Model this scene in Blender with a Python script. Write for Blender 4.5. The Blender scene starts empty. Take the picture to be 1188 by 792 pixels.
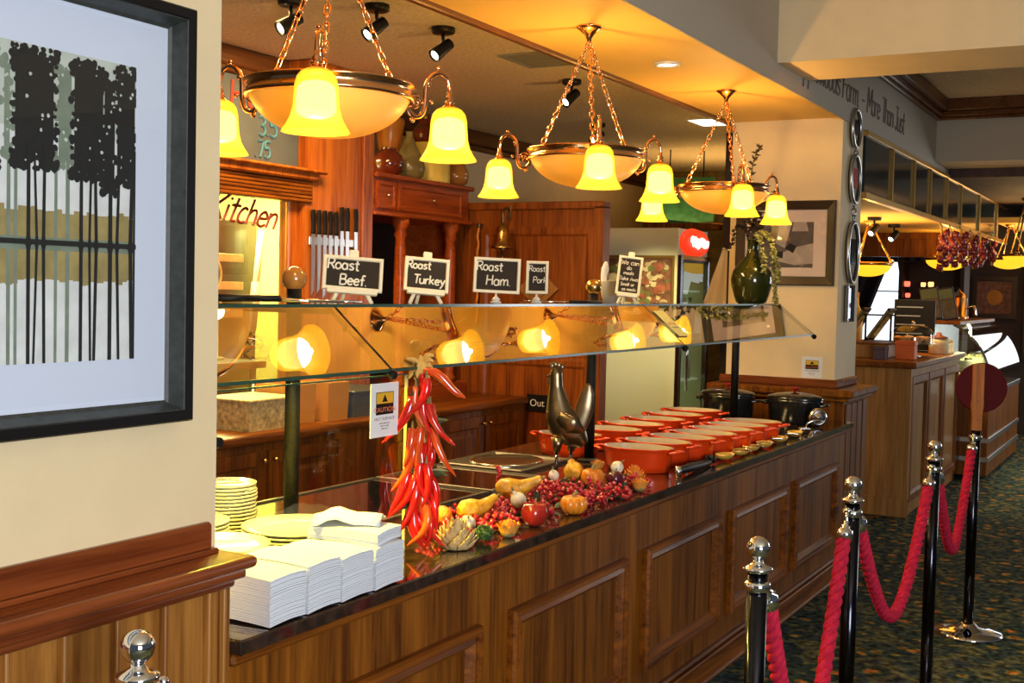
import bpy, bmesh, math, random
from mathutils import Matrix, Vector, Euler
PI = math.pi
random.seed(7)
SC = bpy.context.scene
COL = SC.collection

# ------------------------------------------------------------------ camera, world, lights, exposure
cam_d = bpy.data.cameras.new('camera')
cam_d.sensor_width = 36.0
cam_d.lens = 1400.0 * 36.0 / 1188.0
cam_d.clip_start = 0.05
cam = bpy.data.objects.new('camera', cam_d)
COL.objects.link(cam)
cam.location = (0, 0, 1.6)
cam.rotation_euler = (Matrix.Rotation(0.50723, 3, 'Z') @ Matrix.Rotation(PI/2 - 0.0442046, 3, 'X') @ Matrix.Rotation(0.023, 3, 'Z')).to_euler()
SC.camera = cam

SC.view_settings.view_transform = 'Standard'
SC.view_settings.look = 'None'
SC.view_settings.gamma = 1.0
SC.view_settings.use_curve_mapping = False
SC.view_settings.exposure = 0.0
SC.cycles.use_denoising = True
SC.cycles.max_bounces = 8
SC.cycles.transparent_max_bounces = 16
SC.cycles.sample_clamp_indirect = 6.0
SC.cycles.caustics_reflective = False
SC.cycles.caustics_refractive = False

world = bpy.data.worlds.new('world')
SC.world = world
world.use_nodes = True
world.node_tree.nodes['Background'].inputs[0].default_value = (0.62, 0.72, 0.90, 1)
world.node_tree.nodes['Background'].inputs[1].default_value = 0.09

def light(name, kind, loc, power, color, target=None, size=0.1, size_y=None, spot=None, blend=0.5):
    d = bpy.data.lights.new(name, kind)
    d.energy = power
    d.color = color
    if kind == 'AREA':
        d.size = size
        if size_y:
            d.shape = 'RECTANGLE'; d.size_y = size_y
    else:
        d.shadow_soft_size = size
    if spot:
        d.spot_size = spot; d.spot_blend = blend
    o = bpy.data.objects.new(name, d)
    COL.objects.link(o)
    o.location = loc
    if target is not None:
        o.rotation_euler = (Vector(target) - Vector(loc)).to_track_quat('-Z', 'Y').to_euler()
    return o

WARM = (1.0, 0.60, 0.17)
COOL = (0.95, 0.965, 1.0)
light('window_daylight', 'AREA', (2.9, -0.9, 1.6), 215, COOL, (-1.7, 2.6, 1.1), 1.8, 1.5)
light('far_window_daylight', 'AREA', (3.6, 14.2, 1.9), 120, COOL, (-1.6, 12.0, 0.9), 1.6, 2.2)
light('back_furniture_fill', 'AREA', (-3.6, 5.0, 2.795), 150, (1.0, 0.62, 0.21), (-3.6, 5.1, 0), 0.4, 2.8)  # added fill under the ceiling, brightens the back furniture
light('kitchen_tube', 'AREA', (-5.4, 5.5, 2.6), 260, (1.0, 0.88, 0.36), (-5.2, 5.0, 0), 0.6, 1.2)
light('fridge_side_fill', 'SPOT', (-3.12, 7.22, 2.55), 170, (1.0, 0.88, 0.48), (-3.38, 8.0, 0.85), 0.04, None, 0.95, 0.8)  # added spot behind the partition, brightens the fridge side
light('heat_lamp', 'SPOT', (-2.06, 2.12, 1.50), 95, (1.0, 0.74, 0.07), (-1.95, 2.18, 0.9), 0.03, None, 2.0)
light('heat_lamp', 'SPOT', (-2.06, 2.48, 1.50), 95, (1.0, 0.74, 0.07), (-1.90, 2.46, 0.9), 0.03, None, 2.0)
for gy in (2.95, 3.6, 4.35, 5.1, 5.9):
    light('gantry_spot', 'SPOT', (-2.10, gy, 1.51), 11, (1.0, 0.72, 0.34), (-1.86, gy, 0.8), 0.025, None, 2.1)
light('bar_glow', 'AREA', (-2.9, 10.0, 2.12), 26, (1.0, 0.55, 0.16), (-2.8, 10.0, 3.2), 1.2, 2.5)
light('bar_counter_light', 'SPOT', (-2.0, 10.4, 2.2), 60, (1.0, 0.75, 0.4), (-1.9, 10.6, 1.1), 0.05, None, 1.5)
light('display_case_light', 'AREA', (-1.88, 12.0, 1.34), 42, (1.0, 0.90, 0.50), (-1.8, 12.0, 0.8), 0.15, 1.3)

# ------------------------------------------------------------------ materials
def mat_new(name):
    m = bpy.data.materials.new(name)
    m.use_nodes = True
    n = m.node_tree.nodes
    return m, n, m.node_tree.links, n['Principled BSDF']

def mat(name, col, rough=0.5, metal=0.0, noise=0.0, nscale=20.0, bump=0.0, bscale=60.0, emit=None, estr=0.0, spec=0.5, sheen=0.0, coat=0.0):
    m, n, l, b = mat_new(name)
    b.inputs['Base Color'].default_value = (*col, 1)
    b.inputs['Roughness'].default_value = rough
    b.inputs['Metallic'].default_value = metal
    b.inputs['Specular IOR Level'].default_value = spec
    b.inputs['Sheen Weight'].default_value = sheen
    b.inputs['Coat Weight'].default_value = coat
    tc = n.new('ShaderNodeTexCoord')
    if noise > 0:
        t = n.new('ShaderNodeTexNoise'); t.inputs['Scale'].default_value = nscale; t.inputs['Detail'].default_value = 4
        l.new(tc.outputs['Object'], t.inputs['Vector'])
        r = n.new('ShaderNodeValToRGB')
        r.color_ramp.elements[0].position = 0.3; r.color_ramp.elements[1].position = 0.7
        r.color_ramp.elements[0].color = (*[c*(1-noise) for c in col], 1)
        r.color_ramp.elements[1].color = (*[min(1, c*(1+noise)) for c in col], 1)
        l.new(t.outputs['Fac'], r.inputs['Fac']); l.new(r.outputs['Color'], b.inputs['Base Color'])
    if bump > 0:
        t2 = n.new('ShaderNodeTexNoise'); t2.inputs['Scale'].default_value = bscale; t2.inputs['Detail'].default_value = 3
        l.new(tc.outputs['Object'], t2.inputs['Vector'])
        bp = n.new('ShaderNodeBump'); bp.inputs['Strength'].default_value = bump; bp.inputs['Distance'].default_value = 0.01
        l.new(t2.outputs['Fac'], bp.inputs['Height']); l.new(bp.outputs['Normal'], b.inputs['Normal'])
    if emit:
        b.inputs['Emission Color'].default_value = (*emit, 1)
        b.inputs['Emission Strength'].default_value = estr
    return m

def wood(name, light_c, dark_c, axis='Z', scale=1.0, rough=0.32, coat=0.25):
    m, n, l, b = mat_new(name)
    tc = n.new('ShaderNodeTexCoord')
    mp = n.new('ShaderNodeMapping')
    s = {'X': (1.1, 14, 14), 'Y': (14, 1.1, 14), 'Z': (14, 14, 1.1)}[axis]
    mp.inputs['Scale'].default_value = tuple(v*scale for v in s)
    l.new(tc.outputs['Object'], mp.inputs['Vector'])
    t = n.new('ShaderNodeTexNoise'); t.inputs['Scale'].default_value = 1.0; t.inputs['Detail'].default_value = 6; t.inputs['Roughness'].default_value = 0.62; t.inputs['Distortion'].default_value = 0.9
    l.new(mp.outputs['Vector'], t.inputs['Vector'])
    mp2 = n.new('ShaderNodeMapping')
    mp2.inputs['Scale'].default_value = tuple(v*scale*5.5 if v > 2 else v*scale*2.2 for v in s)
    l.new(tc.outputs['Object'], mp2.inputs['Vector'])
    t2 = n.new('ShaderNodeTexNoise'); t2.inputs['Scale'].default_value = 1.0; t2.inputs['Detail'].default_value = 3
    l.new(mp2.outputs['Vector'], t2.inputs['Vector'])
    mx = n.new('ShaderNodeMath'); mx.operation = 'MULTIPLY_ADD'; mx.inputs[1].default_value = 0.35
    l.new(t2.outputs['Fac'], mx.inputs[0]); 
    ml = n.new('ShaderNodeMath'); ml.operation = 'MULTIPLY'; ml.inputs[1].default_value = 0.72
    l.new(t.outputs['Fac'], ml.inputs[0]); l.new(ml.outputs[0], mx.inputs[2])
    r = n.new('ShaderNodeValToRGB')
    r.color_ramp.elements[0].position = 0.40; r.color_ramp.elements[1].position = 0.66
    r.color_ramp.elements[0].color = (*dark_c, 1); r.color_ramp.elements[1].color = (*light_c, 1)
    l.new(mx.outputs[0], r.inputs['Fac']); l.new(r.outputs['Color'], b.inputs['Base Color'])
    bp = n.new('ShaderNodeBump'); bp.inputs['Strength'].default_value = 0.12; bp.inputs['Distance'].default_value = 0.004
    l.new(mx.outputs[0], bp.inputs['Height']); l.new(bp.outputs['Normal'], b.inputs['Normal'])
    b.inputs['Roughness'].default_value = rough
    b.inputs['Coat Weight'].default_value = coat
    b.inputs['Coat Roughness'].default_value = 0.2
    b.inputs['Specular IOR Level'].default_value = 0.22
    return m

def glass(name, tint=(1, 1, 1), refl=0.1, rough=0.0, grazing=True):
    m = bpy.data.materials.new(name); m.use_nodes = True
    n = m.node_tree.nodes; l = m.node_tree.links
    n.remove(n['Principled BSDF'])
    out = n['Material Output']
    tr = n.new('ShaderNodeBsdfTransparent'); tr.inputs[0].default_value = (*tint, 1)
    gl = n.new('ShaderNodeBsdfGlossy'); gl.inputs['Roughness'].default_value = rough; gl.inputs[0].default_value = (1, 1, 1, 1)
    mx = n.new('ShaderNodeMixShader')
    lw = n.new('ShaderNodeLayerWeight'); lw.inputs['Blend'].default_value = 0.5
    pw = n.new('ShaderNodeMath'); pw.operation = 'POWER'; pw.inputs[1].default_value = 5.0
    l.new(lw.outputs['Facing'], pw.inputs[0])
    ad = n.new('ShaderNodeMath'); ad.operation = 'MULTIPLY_ADD'; ad.use_clamp = True; ad.inputs[1].default_value = 0.9; ad.inputs[2].default_value = refl + 0.03
    l.new(pw.outputs[0], ad.inputs[0])
    ge = n.new('ShaderNodeNewGeometry')
    iv = n.new('ShaderNodeMath'); iv.operation = 'SUBTRACT'; iv.inputs[0].default_value = 1.0
    l.new(ge.outputs['Backfacing'], iv.inputs[1])
    mu = n.new('ShaderNodeMath'); mu.operation = 'MULTIPLY'
    l.new(ad.outputs[0], mu.inputs[0]); l.new(iv.outputs[0], mu.inputs[1]); l.new(mu.outputs[0], mx.inputs[0])
    l.new(tr.outputs[0], mx.inputs[1]); l.new(gl.outputs[0], mx.inputs[2]); l.new(mx.outputs[0], out.inputs[0])
    return m

def shade_glass(name, col, emit_col, estr, trans=0.75):
    m = bpy.data.materials.new(name); m.use_nodes = True
    n = m.node_tree.nodes; l = m.node_tree.links
    n.remove(n['Principled BSDF']); out = n['Material Output']
    tr = n.new('ShaderNodeBsdfTranslucent'); tr.inputs[0].default_value = (*col, 1)
    df = n.new('ShaderNodeBsdfPrincipled'); df.inputs['Base Color'].default_value = (*col, 1); df.inputs['Roughness'].default_value = 0.35
    df.inputs['Emission Color'].default_value = (*emit_col, 1); df.inputs['Emission Strength'].default_value = estr
    tc = n.new('ShaderNodeTexCoord')
    nz = n.new('ShaderNodeTexNoise'); nz.inputs['Scale'].default_value = 5; nz.inputs['Detail'].default_value = 2; nz.inputs['Distortion'].default_value = 2
    l.new(tc.outputs['Object'], nz.inputs['Vector'])
    r = n.new('ShaderNodeValToRGB'); r.color_ramp.elements[0].color = (*[c*0.72 for c in col], 1); r.color_ramp.elements[1].color = (*col, 1)
    r.color_ramp.elements[0].position = 0.38; r.color_ramp.elements[1].position = 0.6
    l.new(nz.outputs['Fac'], r.inputs['Fac']); l.new(r.outputs['Color'], tr.inputs[0])
    mx = n.new('ShaderNodeMixShader'); mx.inputs[0].default_value = trans
    l.new(df.outputs[0], mx.inputs[1]); l.new(tr.outputs[0], mx.inputs[2]); l.new(mx.outputs[0], out.inputs[0])
    return m

def glow(name, col, strength):
    m = bpy.data.materials.new(name); m.use_nodes = True
    b = m.node_tree.nodes['Principled BSDF']
    b.inputs['Base Color'].default_value = (*[c*0.5 for c in col], 1)
    b.inputs['Emission Color'].default_value = (*col, 1); b.inputs['Emission Strength'].default_value = strength
    return m

def carpet_mat():
    m, n, l, b = mat_new('patterned_carpet')
    tc = n.new('ShaderNodeTexCoord')
    w = n.new('ShaderNodeTexNoise'); w.inputs['Scale'].default_value = 6; w.inputs['Detail'].default_value = 3
    l.new(tc.outputs['Object'], w.inputs['Vector'])
    ad = n.new('ShaderNodeVectorMath'); ad.operation = 'MULTIPLY_ADD'; ad.inputs[1].default_value = (0.10, 0.10, 0.0)
    l.new(w.outputs['Color'], ad.inputs[0]); l.new(tc.outputs['Object'], ad.inputs[2])
    v = n.new('ShaderNodeTexVoronoi'); v.inputs['Scale'].default_value = 8.5
    l.new(ad.outputs[0], v.inputs['Vector'])
    r = n.new('ShaderNodeValToRGB'); r.color_ramp.interpolation = 'LINEAR'
    cs = [(0.0, (0.50, 0.30, 0.10)), (0.14, (0.46, 0.15, 0.03)), (0.24, (0.22, 0.20, 0.06)), (0.34, (0.035, 0.065, 0.05)), (0.55, (0.025, 0.05, 0.065)), (0.75, (0.12, 0.13, 0.06)), (1.0, (0.03, 0.045, 0.07))]
    r.color_ramp.elements[0].position = 0; r.color_ramp.elements[0].color = (*cs[0][1], 1)
    r.color_ramp.elements[1].position = 1; r.color_ramp.elements[1].color = (*cs[-1][1], 1)
    for p, c in cs[1:-1]:
        e = r.color_ramp.elements.new(p); e.color = (*c, 1)
    l.new(v.outputs['Distance'], r.inputs['Fac'])
    n2 = n.new('ShaderNodeTexNoise'); n2.inputs['Scale'].default_value = 26; n2.inputs['Detail'].default_value = 5
    l.new(tc.outputs['Object'], n2.inputs['Vector'])
    r2 = n.new('ShaderNodeValToRGB'); r2.color_ramp.elements[0].color = (0.25, 0.28, 0.3, 1); r2.color_ramp.elements[1].color = (2.2, 2.0, 1.8, 1)
    r2.color_ramp.elements[0].position = 0.38; r2.color_ramp.elements[1].position = 0.66
    l.new(n2.outputs['Fac'], r2.inputs['Fac'])
    mx = n.new('ShaderNodeMix'); mx.data_type = 'RGBA'; mx.blend_type = 'MULTIPLY'; mx.inputs[0].default_value = 1.0
    l.new(r.outputs['Color'], mx.inputs[6]); l.new(r2.outputs['Color'], mx.inputs[7])
    l.new(mx.outputs[2], b.inputs['Base Color'])
    b.inputs['Roughness'].default_value = 0.95; b.inputs['Specular IOR Level'].default_value = 0.1
    n3 = n.new('ShaderNodeTexNoise'); n3.inputs['Scale'].default_value = 300
    l.new(tc.outputs['Object'], n3.inputs['Vector'])
    bp = n.new('ShaderNodeBump'); bp.inputs['Strength'].default_value = 0.5; bp.inputs['Distance'].default_value = 0.005
    l.new(n3.outputs['Fac'], bp.inputs['Height']); l.new(bp.outputs['Normal'], b.inputs['Normal'])
    return m

M = {}
M['carpet'] = carpet_mat()
M['cream'] = mat('cream_paint', (0.85, 0.68, 0.41), 0.7, noise=0.03, nscale=8, bump=0.06, bscale=120)
M['grey_and_shade'] = mat('grey_and_shaded_cream', (0.42, 0.37, 0.29), 0.75, bump=0.08, bscale=90)  # plain grey; on the fascia it holds the shade over cream paint
M['ceiling'] = mat('textured_ceiling', (0.72, 0.63, 0.48), 0.85, noise=0.16, nscale=45, bump=0.5, bscale=70)
M['soffit'] = mat('soffit_lamplit_ochre', (0.86, 0.54, 0.13), 0.6, noise=0.03, nscale=4)  # orange of the lamps put into the colour of cream paint
M['tile'] = mat('kitchen_floor', (0.10, 0.07, 0.05), 0.4, noise=0.2, nscale=6)
M['wood_dark'] = wood('dark_oak', (0.31, 0.100, 0.008), (0.085, 0.022, 0.002), 'Z', rough=0.45, coat=0.08)
M['wood_dark_y'] = wood('dark_oak_rail', (0.30, 0.088, 0.007), (0.08, 0.019, 0.002), 'Y', rough=0.42, coat=0.10)
M['wood_red'] = wood('red_mahogany', (0.30, 0.075, 0.018), (0.13, 0.026, 0.007), 'Y', rough=0.25)
M['wood_dresser'] = wood('red_pine', (0.52, 0.105, 0.012), (0.24, 0.038, 0.005), 'Y', rough=0.3)
M['wood_red_x'] = wood('red_mahogany_cross', (0.30, 0.085, 0.020), (0.13, 0.030, 0.008), 'X', rough=0.25)
M['wood_plank'] = wood('oak_plank', (0.46, 0.20, 0.04), (0.18, 0.058, 0.010), 'Z', rough=0.4, coat=0.1)
M['wood_orange'] = wood('orange_pine', (0.55, 0.16, 0.020), (0.24, 0.048, 0.006), 'Z', rough=0.35)
M['wood_oak'] = wood('light_oak', (0.44, 0.22, 0.065), (0.24, 0.10, 0.025), 'Z', rough=0.4)
M['wood_trim'] = wood('brown_cornice', (0.17, 0.06, 0.017), (0.075, 0.024, 0.008), 'Y', rough=0.35)
M['granite'] = mat('dark_polished_worktop', (0.035, 0.020, 0.015), 0.10, noise=0.6, nscale=30, coat=0.5)
M['granite_edge'] = mat('worktop_edge', (0.022, 0.020, 0.020), 0.25, noise=0.5, nscale=40)
M['black'] = mat('black_satin', (0.010, 0.009, 0.009), 0.4, spec=0.2)
M['black_gloss'] = mat('black_gloss', (0.010, 0.009, 0.012), 0.12, coat=0.6)
M['frame_grey'] = mat('grey_liner', (0.040, 0.046, 0.042), 0.5, noise=0.3, nscale=60)
M['mat_board'] = mat('mount_board_daylit_blue', (0.66, 0.74, 0.90), 0.8)  # blue of the daylight put into the mount's colour
M['print_bg'] = mat('print_pale', (0.52, 0.58, 0.52), 0.8, noise=0.12, nscale=14)
M['print_white'] = mat('print_white', (0.72, 0.76, 0.76), 0.8, noise=0.1, nscale=20)
M['print_tan'] = mat('print_tan', (0.34, 0.27, 0.10), 0.8, noise=0.2, nscale=25)
M['print_grey'] = mat('print_grey_green', (0.20, 0.25, 0.19), 0.8, noise=0.15, nscale=30)
M['print_black'] = mat('print_black', (0.012, 0.012, 0.011), 0.6)
M['chrome'] = mat('chrome', (0.86, 0.87, 0.9), 0.06, 1.0)
M['chrome_dark'] = mat('dark_chrome', (0.24, 0.25, 0.29), 0.14, 1.0)
M['steel'] = mat('brushed_steel', (0.62, 0.62, 0.60), 0.28, 1.0)
M['pole'] = mat('black_chrome', (0.035, 0.036, 0.045), 0.16, 1.0)
M['steel_basin'] = mat('steel_basin', (0.55, 0.52, 0.46), 0.22, 1.0)
M['rim_dark'] = mat('dark_tray_rim', (0.06, 0.05, 0.04), 0.35)
M['steel_dark'] = mat('dark_steel', (0.30, 0.28, 0.25), 0.22, 1.0)
M['partition'] = wood('knotty_brown_pine', (0.36, 0.095, 0.012), (0.13, 0.026, 0.004), 'Z', rough=0.4, coat=0.1)
M['brass'] = mat('polished_brass', (0.95, 0.50, 0.22), 0.18, 1.0)
M['brass_pink'] = mat('rose_brass', (0.86, 0.45, 0.24), 0.14, 1.0)
M['brass_dull'] = mat('dull_brass', (0.60, 0.38, 0.13), 0.25, 1.0)
M['bronze'] = mat('bronze_metal', (0.26, 0.19, 0.11), 0.30, 1.0, noise=0.3, nscale=12)
M['post'] = mat('dark_textured_post', (0.008, 0.007, 0.007), 0.4, 0.0, bump=0.3, bscale=250, spec=0.15)
M['shade'] = shade_glass('amber_bell_glass', (1.0, 0.70, 0.10), (1.0, 0.47, 0.002), 1.15, 0.55)
_n = M['shade'].node_tree.nodes; _l = M['shade'].node_tree.links
_tr = _n.new('ShaderNodeBsdfTransparent'); _tr.inputs[0].default_value = (1.0, 0.93, 0.70, 1)
_mx = _n.new('ShaderNodeMixShader'); _mx.inputs[0].default_value = 0.42
_src = _n['Material Output'].inputs[0].links[0].from_socket
_l.new(_src, _mx.inputs[1]); _l.new(_tr.outputs[0], _mx.inputs[2]); _l.new(_mx.outputs[0], _n['Material Output'].inputs[0])
M['opal'] = glow('opal_bulb', (1.0, 0.92, 0.70), 6.0)
M['bowl'] = shade_glass('alabaster_bowl_glass', (1.0, 0.68, 0.17), (1.0, 0.48, 0.04), 0.30, 0.13)
M['bowl_far'] = glow('far_bowl_glow', (1.0, 0.50, 0.02), 1.5)
M['bulb'] = glow('lit_bulb', (1.0, 0.85, 0.5), 12)
M['led'] = glow('lit_lamp_face', (1.0, 0.93, 0.78), 9)
M['glass'] = glass('clear_glass', (0.93, 0.97, 0.94), 0.03)
M['glass_slant'] = glass('screen_glass', (0.74, 0.76, 0.70), 0.30)
M['glass_shelf'] = glass('shelf_glass', (0.80, 0.86, 0.82), 0.06)
M['glass_edge'] = mat('green_glass_edge', (0.03, 0.075, 0.05), 0.15)
M['glass_edge_lit'] = mat('lit_glass_edge', (0.75, 0.62, 0.30), 0.2)  # brighter copy of the glass edge, light put into its colour
M['mirror_dark'] = mat('smoked_mirror', (0.020, 0.027, 0.027), 0.12, 0.0, spec=0.12)
M['paper'] = mat('white_paper', (0.86, 0.87, 0.90), 0.85)
M['napkin'] = mat('napkin_daylit_blue', (0.76, 0.80, 0.88), 0.9)  # white paper with the daylight's blue put into its colour
M['china'] = mat('cream_china', (0.82, 0.74, 0.55), 0.18, coat=0.4)
M['orange_pot'] = mat('orange_red_enamel', (0.74, 0.050, 0.004), 0.25, noise=0.15, nscale=5, coat=0.25)
M['pot_in'] = mat('cream_enamel', (0.52, 0.43, 0.30), 0.15, coat=0.6)
M['black_pot'] = mat('black_enamel', (0.010, 0.012, 0.014), 0.15, coat=0.7)
M['red_knob'] = mat('red_knob', (0.38, 0.012, 0.010), 0.25)
M['slate'] = mat('chalkboard', (0.022, 0.014, 0.008), 0.8)
M['ivory'] = mat('ivory_frame', (0.93, 0.86, 0.62), 0.5)
M['chalk'] = mat('chalk', (0.95, 0.90, 0.74), 0.95)
M['red'] = mat('chili_red', (0.66, 0.010, 0.006), 0.16, noise=0.3, nscale=9, coat=0.7)
M['red_orange'] = mat('chili_orange_red', (0.78, 0.075, 0.008), 0.16, noise=0.3, nscale=9, coat=0.7)
M['raffia'] = mat('raffia', (0.74, 0.46, 0.12), 0.9)
M['leaf'] = mat('dull_green_leaf', (0.040, 0.075, 0.030), 0.6, noise=0.4, nscale=20)
M['leaf_pale'] = mat('pale_green_leaf', (0.26, 0.25, 0.07), 0.6, noise=0.4, nscale=30)
M['leaf_dark'] = mat('dark_foliage', (0.035, 0.020, 0.014), 0.7, noise=0.4, nscale=30)
M['stem'] = mat('dry_stem', (0.25, 0.20, 0.08), 0.8)
M['berry'] = mat('red_berry', (0.46, 0.012, 0.020), 0.18, coat=0.6)
M['pumpkin'] = mat('orange_pumpkin', (0.86, 0.28, 0.018), 0.28, noise=0.1, nscale=8, coat=0.3)
M['gourd_yellow'] = mat('yellow_gourd', (0.82, 0.38, 0.025), 0.35, noise=0.4, nscale=26, bump=0.6, bscale=60)
M['gourd_orange'] = mat('orange_gourd', (0.78, 0.24, 0.018), 0.35, noise=0.3, nscale=20, bump=0.6, bscale=70)
M['apple'] = mat('dark_red_apple', (0.36, 0.020, 0.012), 0.18, noise=0.4, nscale=10, coat=0.6)
M['plum'] = mat('dark_plum', (0.09, 0.010, 0.018), 0.2, coat=0.5)
M['green_seed'] = mat('dark_green_spines', (0.035, 0.085, 0.022), 0.7)
M['garlic'] = mat('garlic_skin', (0.92, 0.82, 0.60), 0.45, noise=0.1, nscale=30)
M['artichoke'] = mat('dried_artichoke', (0.64, 0.47, 0.21), 0.6, noise=0.25, nscale=30)
M['rose'] = mat('apricot_petals', (0.84, 0.36, 0.05), 0.6, noise=0.2, nscale=30)
M['velvet'] = mat('red_velvet_rope', (0.54, 0.020, 0.055), 0.9, noise=0.25, nscale=60, bump=0.4, bscale=400, spec=0.1)
M['paddle_red'] = mat('maroon_disc', (0.085, 0.004, 0.005), 0.6, spec=0.1)
M['paddle_wood'] = wood('orange_paddle_wood', (0.52, 0.17, 0.018), (0.30, 0.085, 0.008), 'Z', rough=0.5, coat=0.0)
M['gold_bowl'] = mat('gold_spoon_bowl', (1.0, 0.62, 0.10), 0.30, 0.25)
M['bottle'] = mat('dark_green_bottle', (0.026, 0.032, 0.005), 0.12, coat=0.4)
M['yellow_wall'] = mat('kitchen_yellow_wall', (0.78, 0.72, 0.28), 0.7)
M['script_red'] = mat('dark_red_script', (0.20, 0.008, 0.010), 0.6)
M['oven'] = mat('oven_grey_metal', (0.14, 0.14, 0.10), 0.3, 0.6)
M['menu_blue'] = mat('grey_blue_board', (0.085, 0.10, 0.125), 0.7, noise=0.15, nscale=6)
M['menu_red'] = mat('red_chalk', (0.45, 0.05, 0.035), 0.9)
M['menu_bluechalk'] = mat('blue_chalk', (0.07, 0.22, 0.36), 0.9)
M['fridge'] = mat('fridge_pale_panel', (0.66, 0.62, 0.40), 0.45)
M['fridge_in'] = mat('fridge_interior_glow', (0.50, 0.56, 0.44), 0.5, emit=(0.75, 0.9, 0.6), estr=0.22)  # interior lighting put into walls and shelves as emission
M['sign_red'] = glow('lit_red_sign', (1.0, 0.045, 0.010), 1.0)
M['sign_white'] = glow('lit_white_script', (1.0, 0.92, 0.75), 3.0)
M['food_dark'] = mat('food_brown', (0.16, 0.06, 0.025), 0.6, noise=0.5, nscale=20)
M['food_cream'] = mat('food_cream', (0.46, 0.36, 0.18), 0.6, noise=0.3, nscale=20)
M['food_red'] = mat('food_red', (0.26, 0.07, 0.03), 0.6, noise=0.4, nscale=20)
M['food_green'] = mat('food_green', (0.13, 0.13, 0.03), 0.6, noise=0.4, nscale=20)
M['warn_yellow'] = mat('warning_yellow', (0.78, 0.46, 0.03), 0.6)
M['warn_red'] = mat('warning_lettering', (0.75, 0.22, 0.10), 0.6)
M['ink'] = mat('grey_ink', (0.22, 0.17, 0.16), 0.8)
M['photo_grey'] = mat('photo_grey', (0.10, 0.075, 0.065), 0.6, noise=0.4, nscale=10)
M['photo_light'] = mat('photo_light', (0.42, 0.35, 0.31), 0.6, noise=0.2, nscale=14)
M['pink_mount'] = mat('cream_pink_mount', (0.74, 0.60, 0.52), 0.8)
M['brown_frame'] = mat('dark_brown_frame', (0.040, 0.022, 0.013), 0.3)
M['cloth'] = mat('white_cloth', (0.62, 0.52, 0.46), 0.9)
M['vent'] = mat('grey_vent', (0.24, 0.25, 0.25), 0.6)
M['white_plastic'] = mat('white_plastic', (0.80, 0.78, 0.72), 0.4)
M['green_board'] = mat('green_board', (0.05, 0.26, 0.13), 0.5, noise=0.3, nscale=18)
M['jar_brown'] = mat('brown_glaze', (0.14, 0.022, 0.010), 0.12, coat=0.7)
M['jar_amber'] = mat('amber_glaze', (0.44, 0.18, 0.035), 0.15, coat=0.7)
M['jar_yellow'] = mat('yellow_label', (0.82, 0.60, 0.10), 0.5, noise=0.2, nscale=12)
M['jar_grey'] = mat('grey_green_glaze', (0.22, 0.17, 0.06), 0.25, noise=0.3, nscale=14)
M['terracotta'] = mat('orange_glaze', (0.72, 0.25, 0.03), 0.3)
M['tub'] = mat('cloudy_tub', (0.60, 0.50, 0.25), 0.4, noise=0.5, nscale=40)
M['card'] = mat('tan_cardboard', (0.60, 0.27, 0.06), 0.7)
M['tub_blue'] = mat('blue_grey_tub', (0.10, 0.12, 0.14), 0.4)
M['curtain'] = mat('dark_curtain', (0.018, 0.010, 0.010), 0.9)
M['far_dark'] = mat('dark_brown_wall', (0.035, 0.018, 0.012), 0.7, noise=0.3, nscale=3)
M['daylight'] = glow('daylit_pane', (0.85, 0.95, 1.0), 1.6)
M['daylight_strong'] = glow('bright_daylit_pane', (0.9, 0.97, 1.0), 1.5)
M['onion'] = mat('red_onion', (0.24, 0.022, 0.035), 0.3, noise=0.4, nscale=30, coat=0.3)
M['tealight'] = glow('red_tealight', (1.0, 0.14, 0.07), 2.2)
M['tealight2'] = glow('amber_tealight', (1.0, 0.48, 0.16), 2.2)
M['orange_box'] = mat('orange_box', (0.72, 0.13, 0.015), 0.5)
M['purple_box'] = mat('purple_box', (0.07, 0.045, 0.07), 0.5)
M['pastry'] = mat('golden_pastry', (0.62, 0.30, 0.09), 0.6, noise=0.4, nscale=40)
M['cake_cream'] = mat('cream_cake', (0.82, 0.70, 0.38), 0.6, noise=0.15, nscale=30)
M['case_dark'] = mat('case_dark_panel', (0.030, 0.018, 0.012), 0.3)
M['shingle'] = mat('purple_brown_canopy', (0.055, 0.030, 0.028), 0.7, noise=0.5, nscale=10)
M['gold_trim'] = mat('gold_trim', (0.58, 0.36, 0.10), 0.3, 0.8)
M['fascia_letter'] = mat('faded_dark_lettering', (0.15, 0.12, 0.10), 0.8)
M['red_cotton'] = mat('green_yellow_menu', (0.25, 0.30, 0.08), 0.6)

# ------------------------------------------------------------------ mesh helpers
I4 = Matrix.Identity(4)
def T(x, y, z): return Matrix.Translation((x, y, z))
def RZ(a): return Matrix.Rotation(a, 4, 'Z')
def RX(a): return Matrix.Rotation(a, 4, 'X')
def RY(a): return Matrix.Rotation(a, 4, 'Y')
def S(x, y, z): return Matrix.Diagonal((x, y, z, 1))
def nb(): return bmesh.new()

def box(bm, x0, x1, y0, y1, z0, z1, bev=0.0, mi=0, Mx=I4, seg=1):
    t = bmesh.new()
    vs = [t.verts.new(p) for p in ((x0,y0,z0),(x1,y0,z0),(x1,y1,z0),(x0,y1,z0),(x0,y0,z1),(x1,y0,z1),(x1,y1,z1),(x0,y1,z1))]
    for f in ((0,3,2,1),(4,5,6,7),(0,1,5,4),(1,2,6,5),(2,3,7,6),(3,0,4,7)):
        t.faces.new([vs[i] for i in f])
    if bev > 0:
        bmesh.ops.bevel(t, geom=list(t.edges), offset=bev, segments=seg, affect='EDGES', profile=0.5)
    merge(bm, t, Mx, mi, seg > 1)

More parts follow.
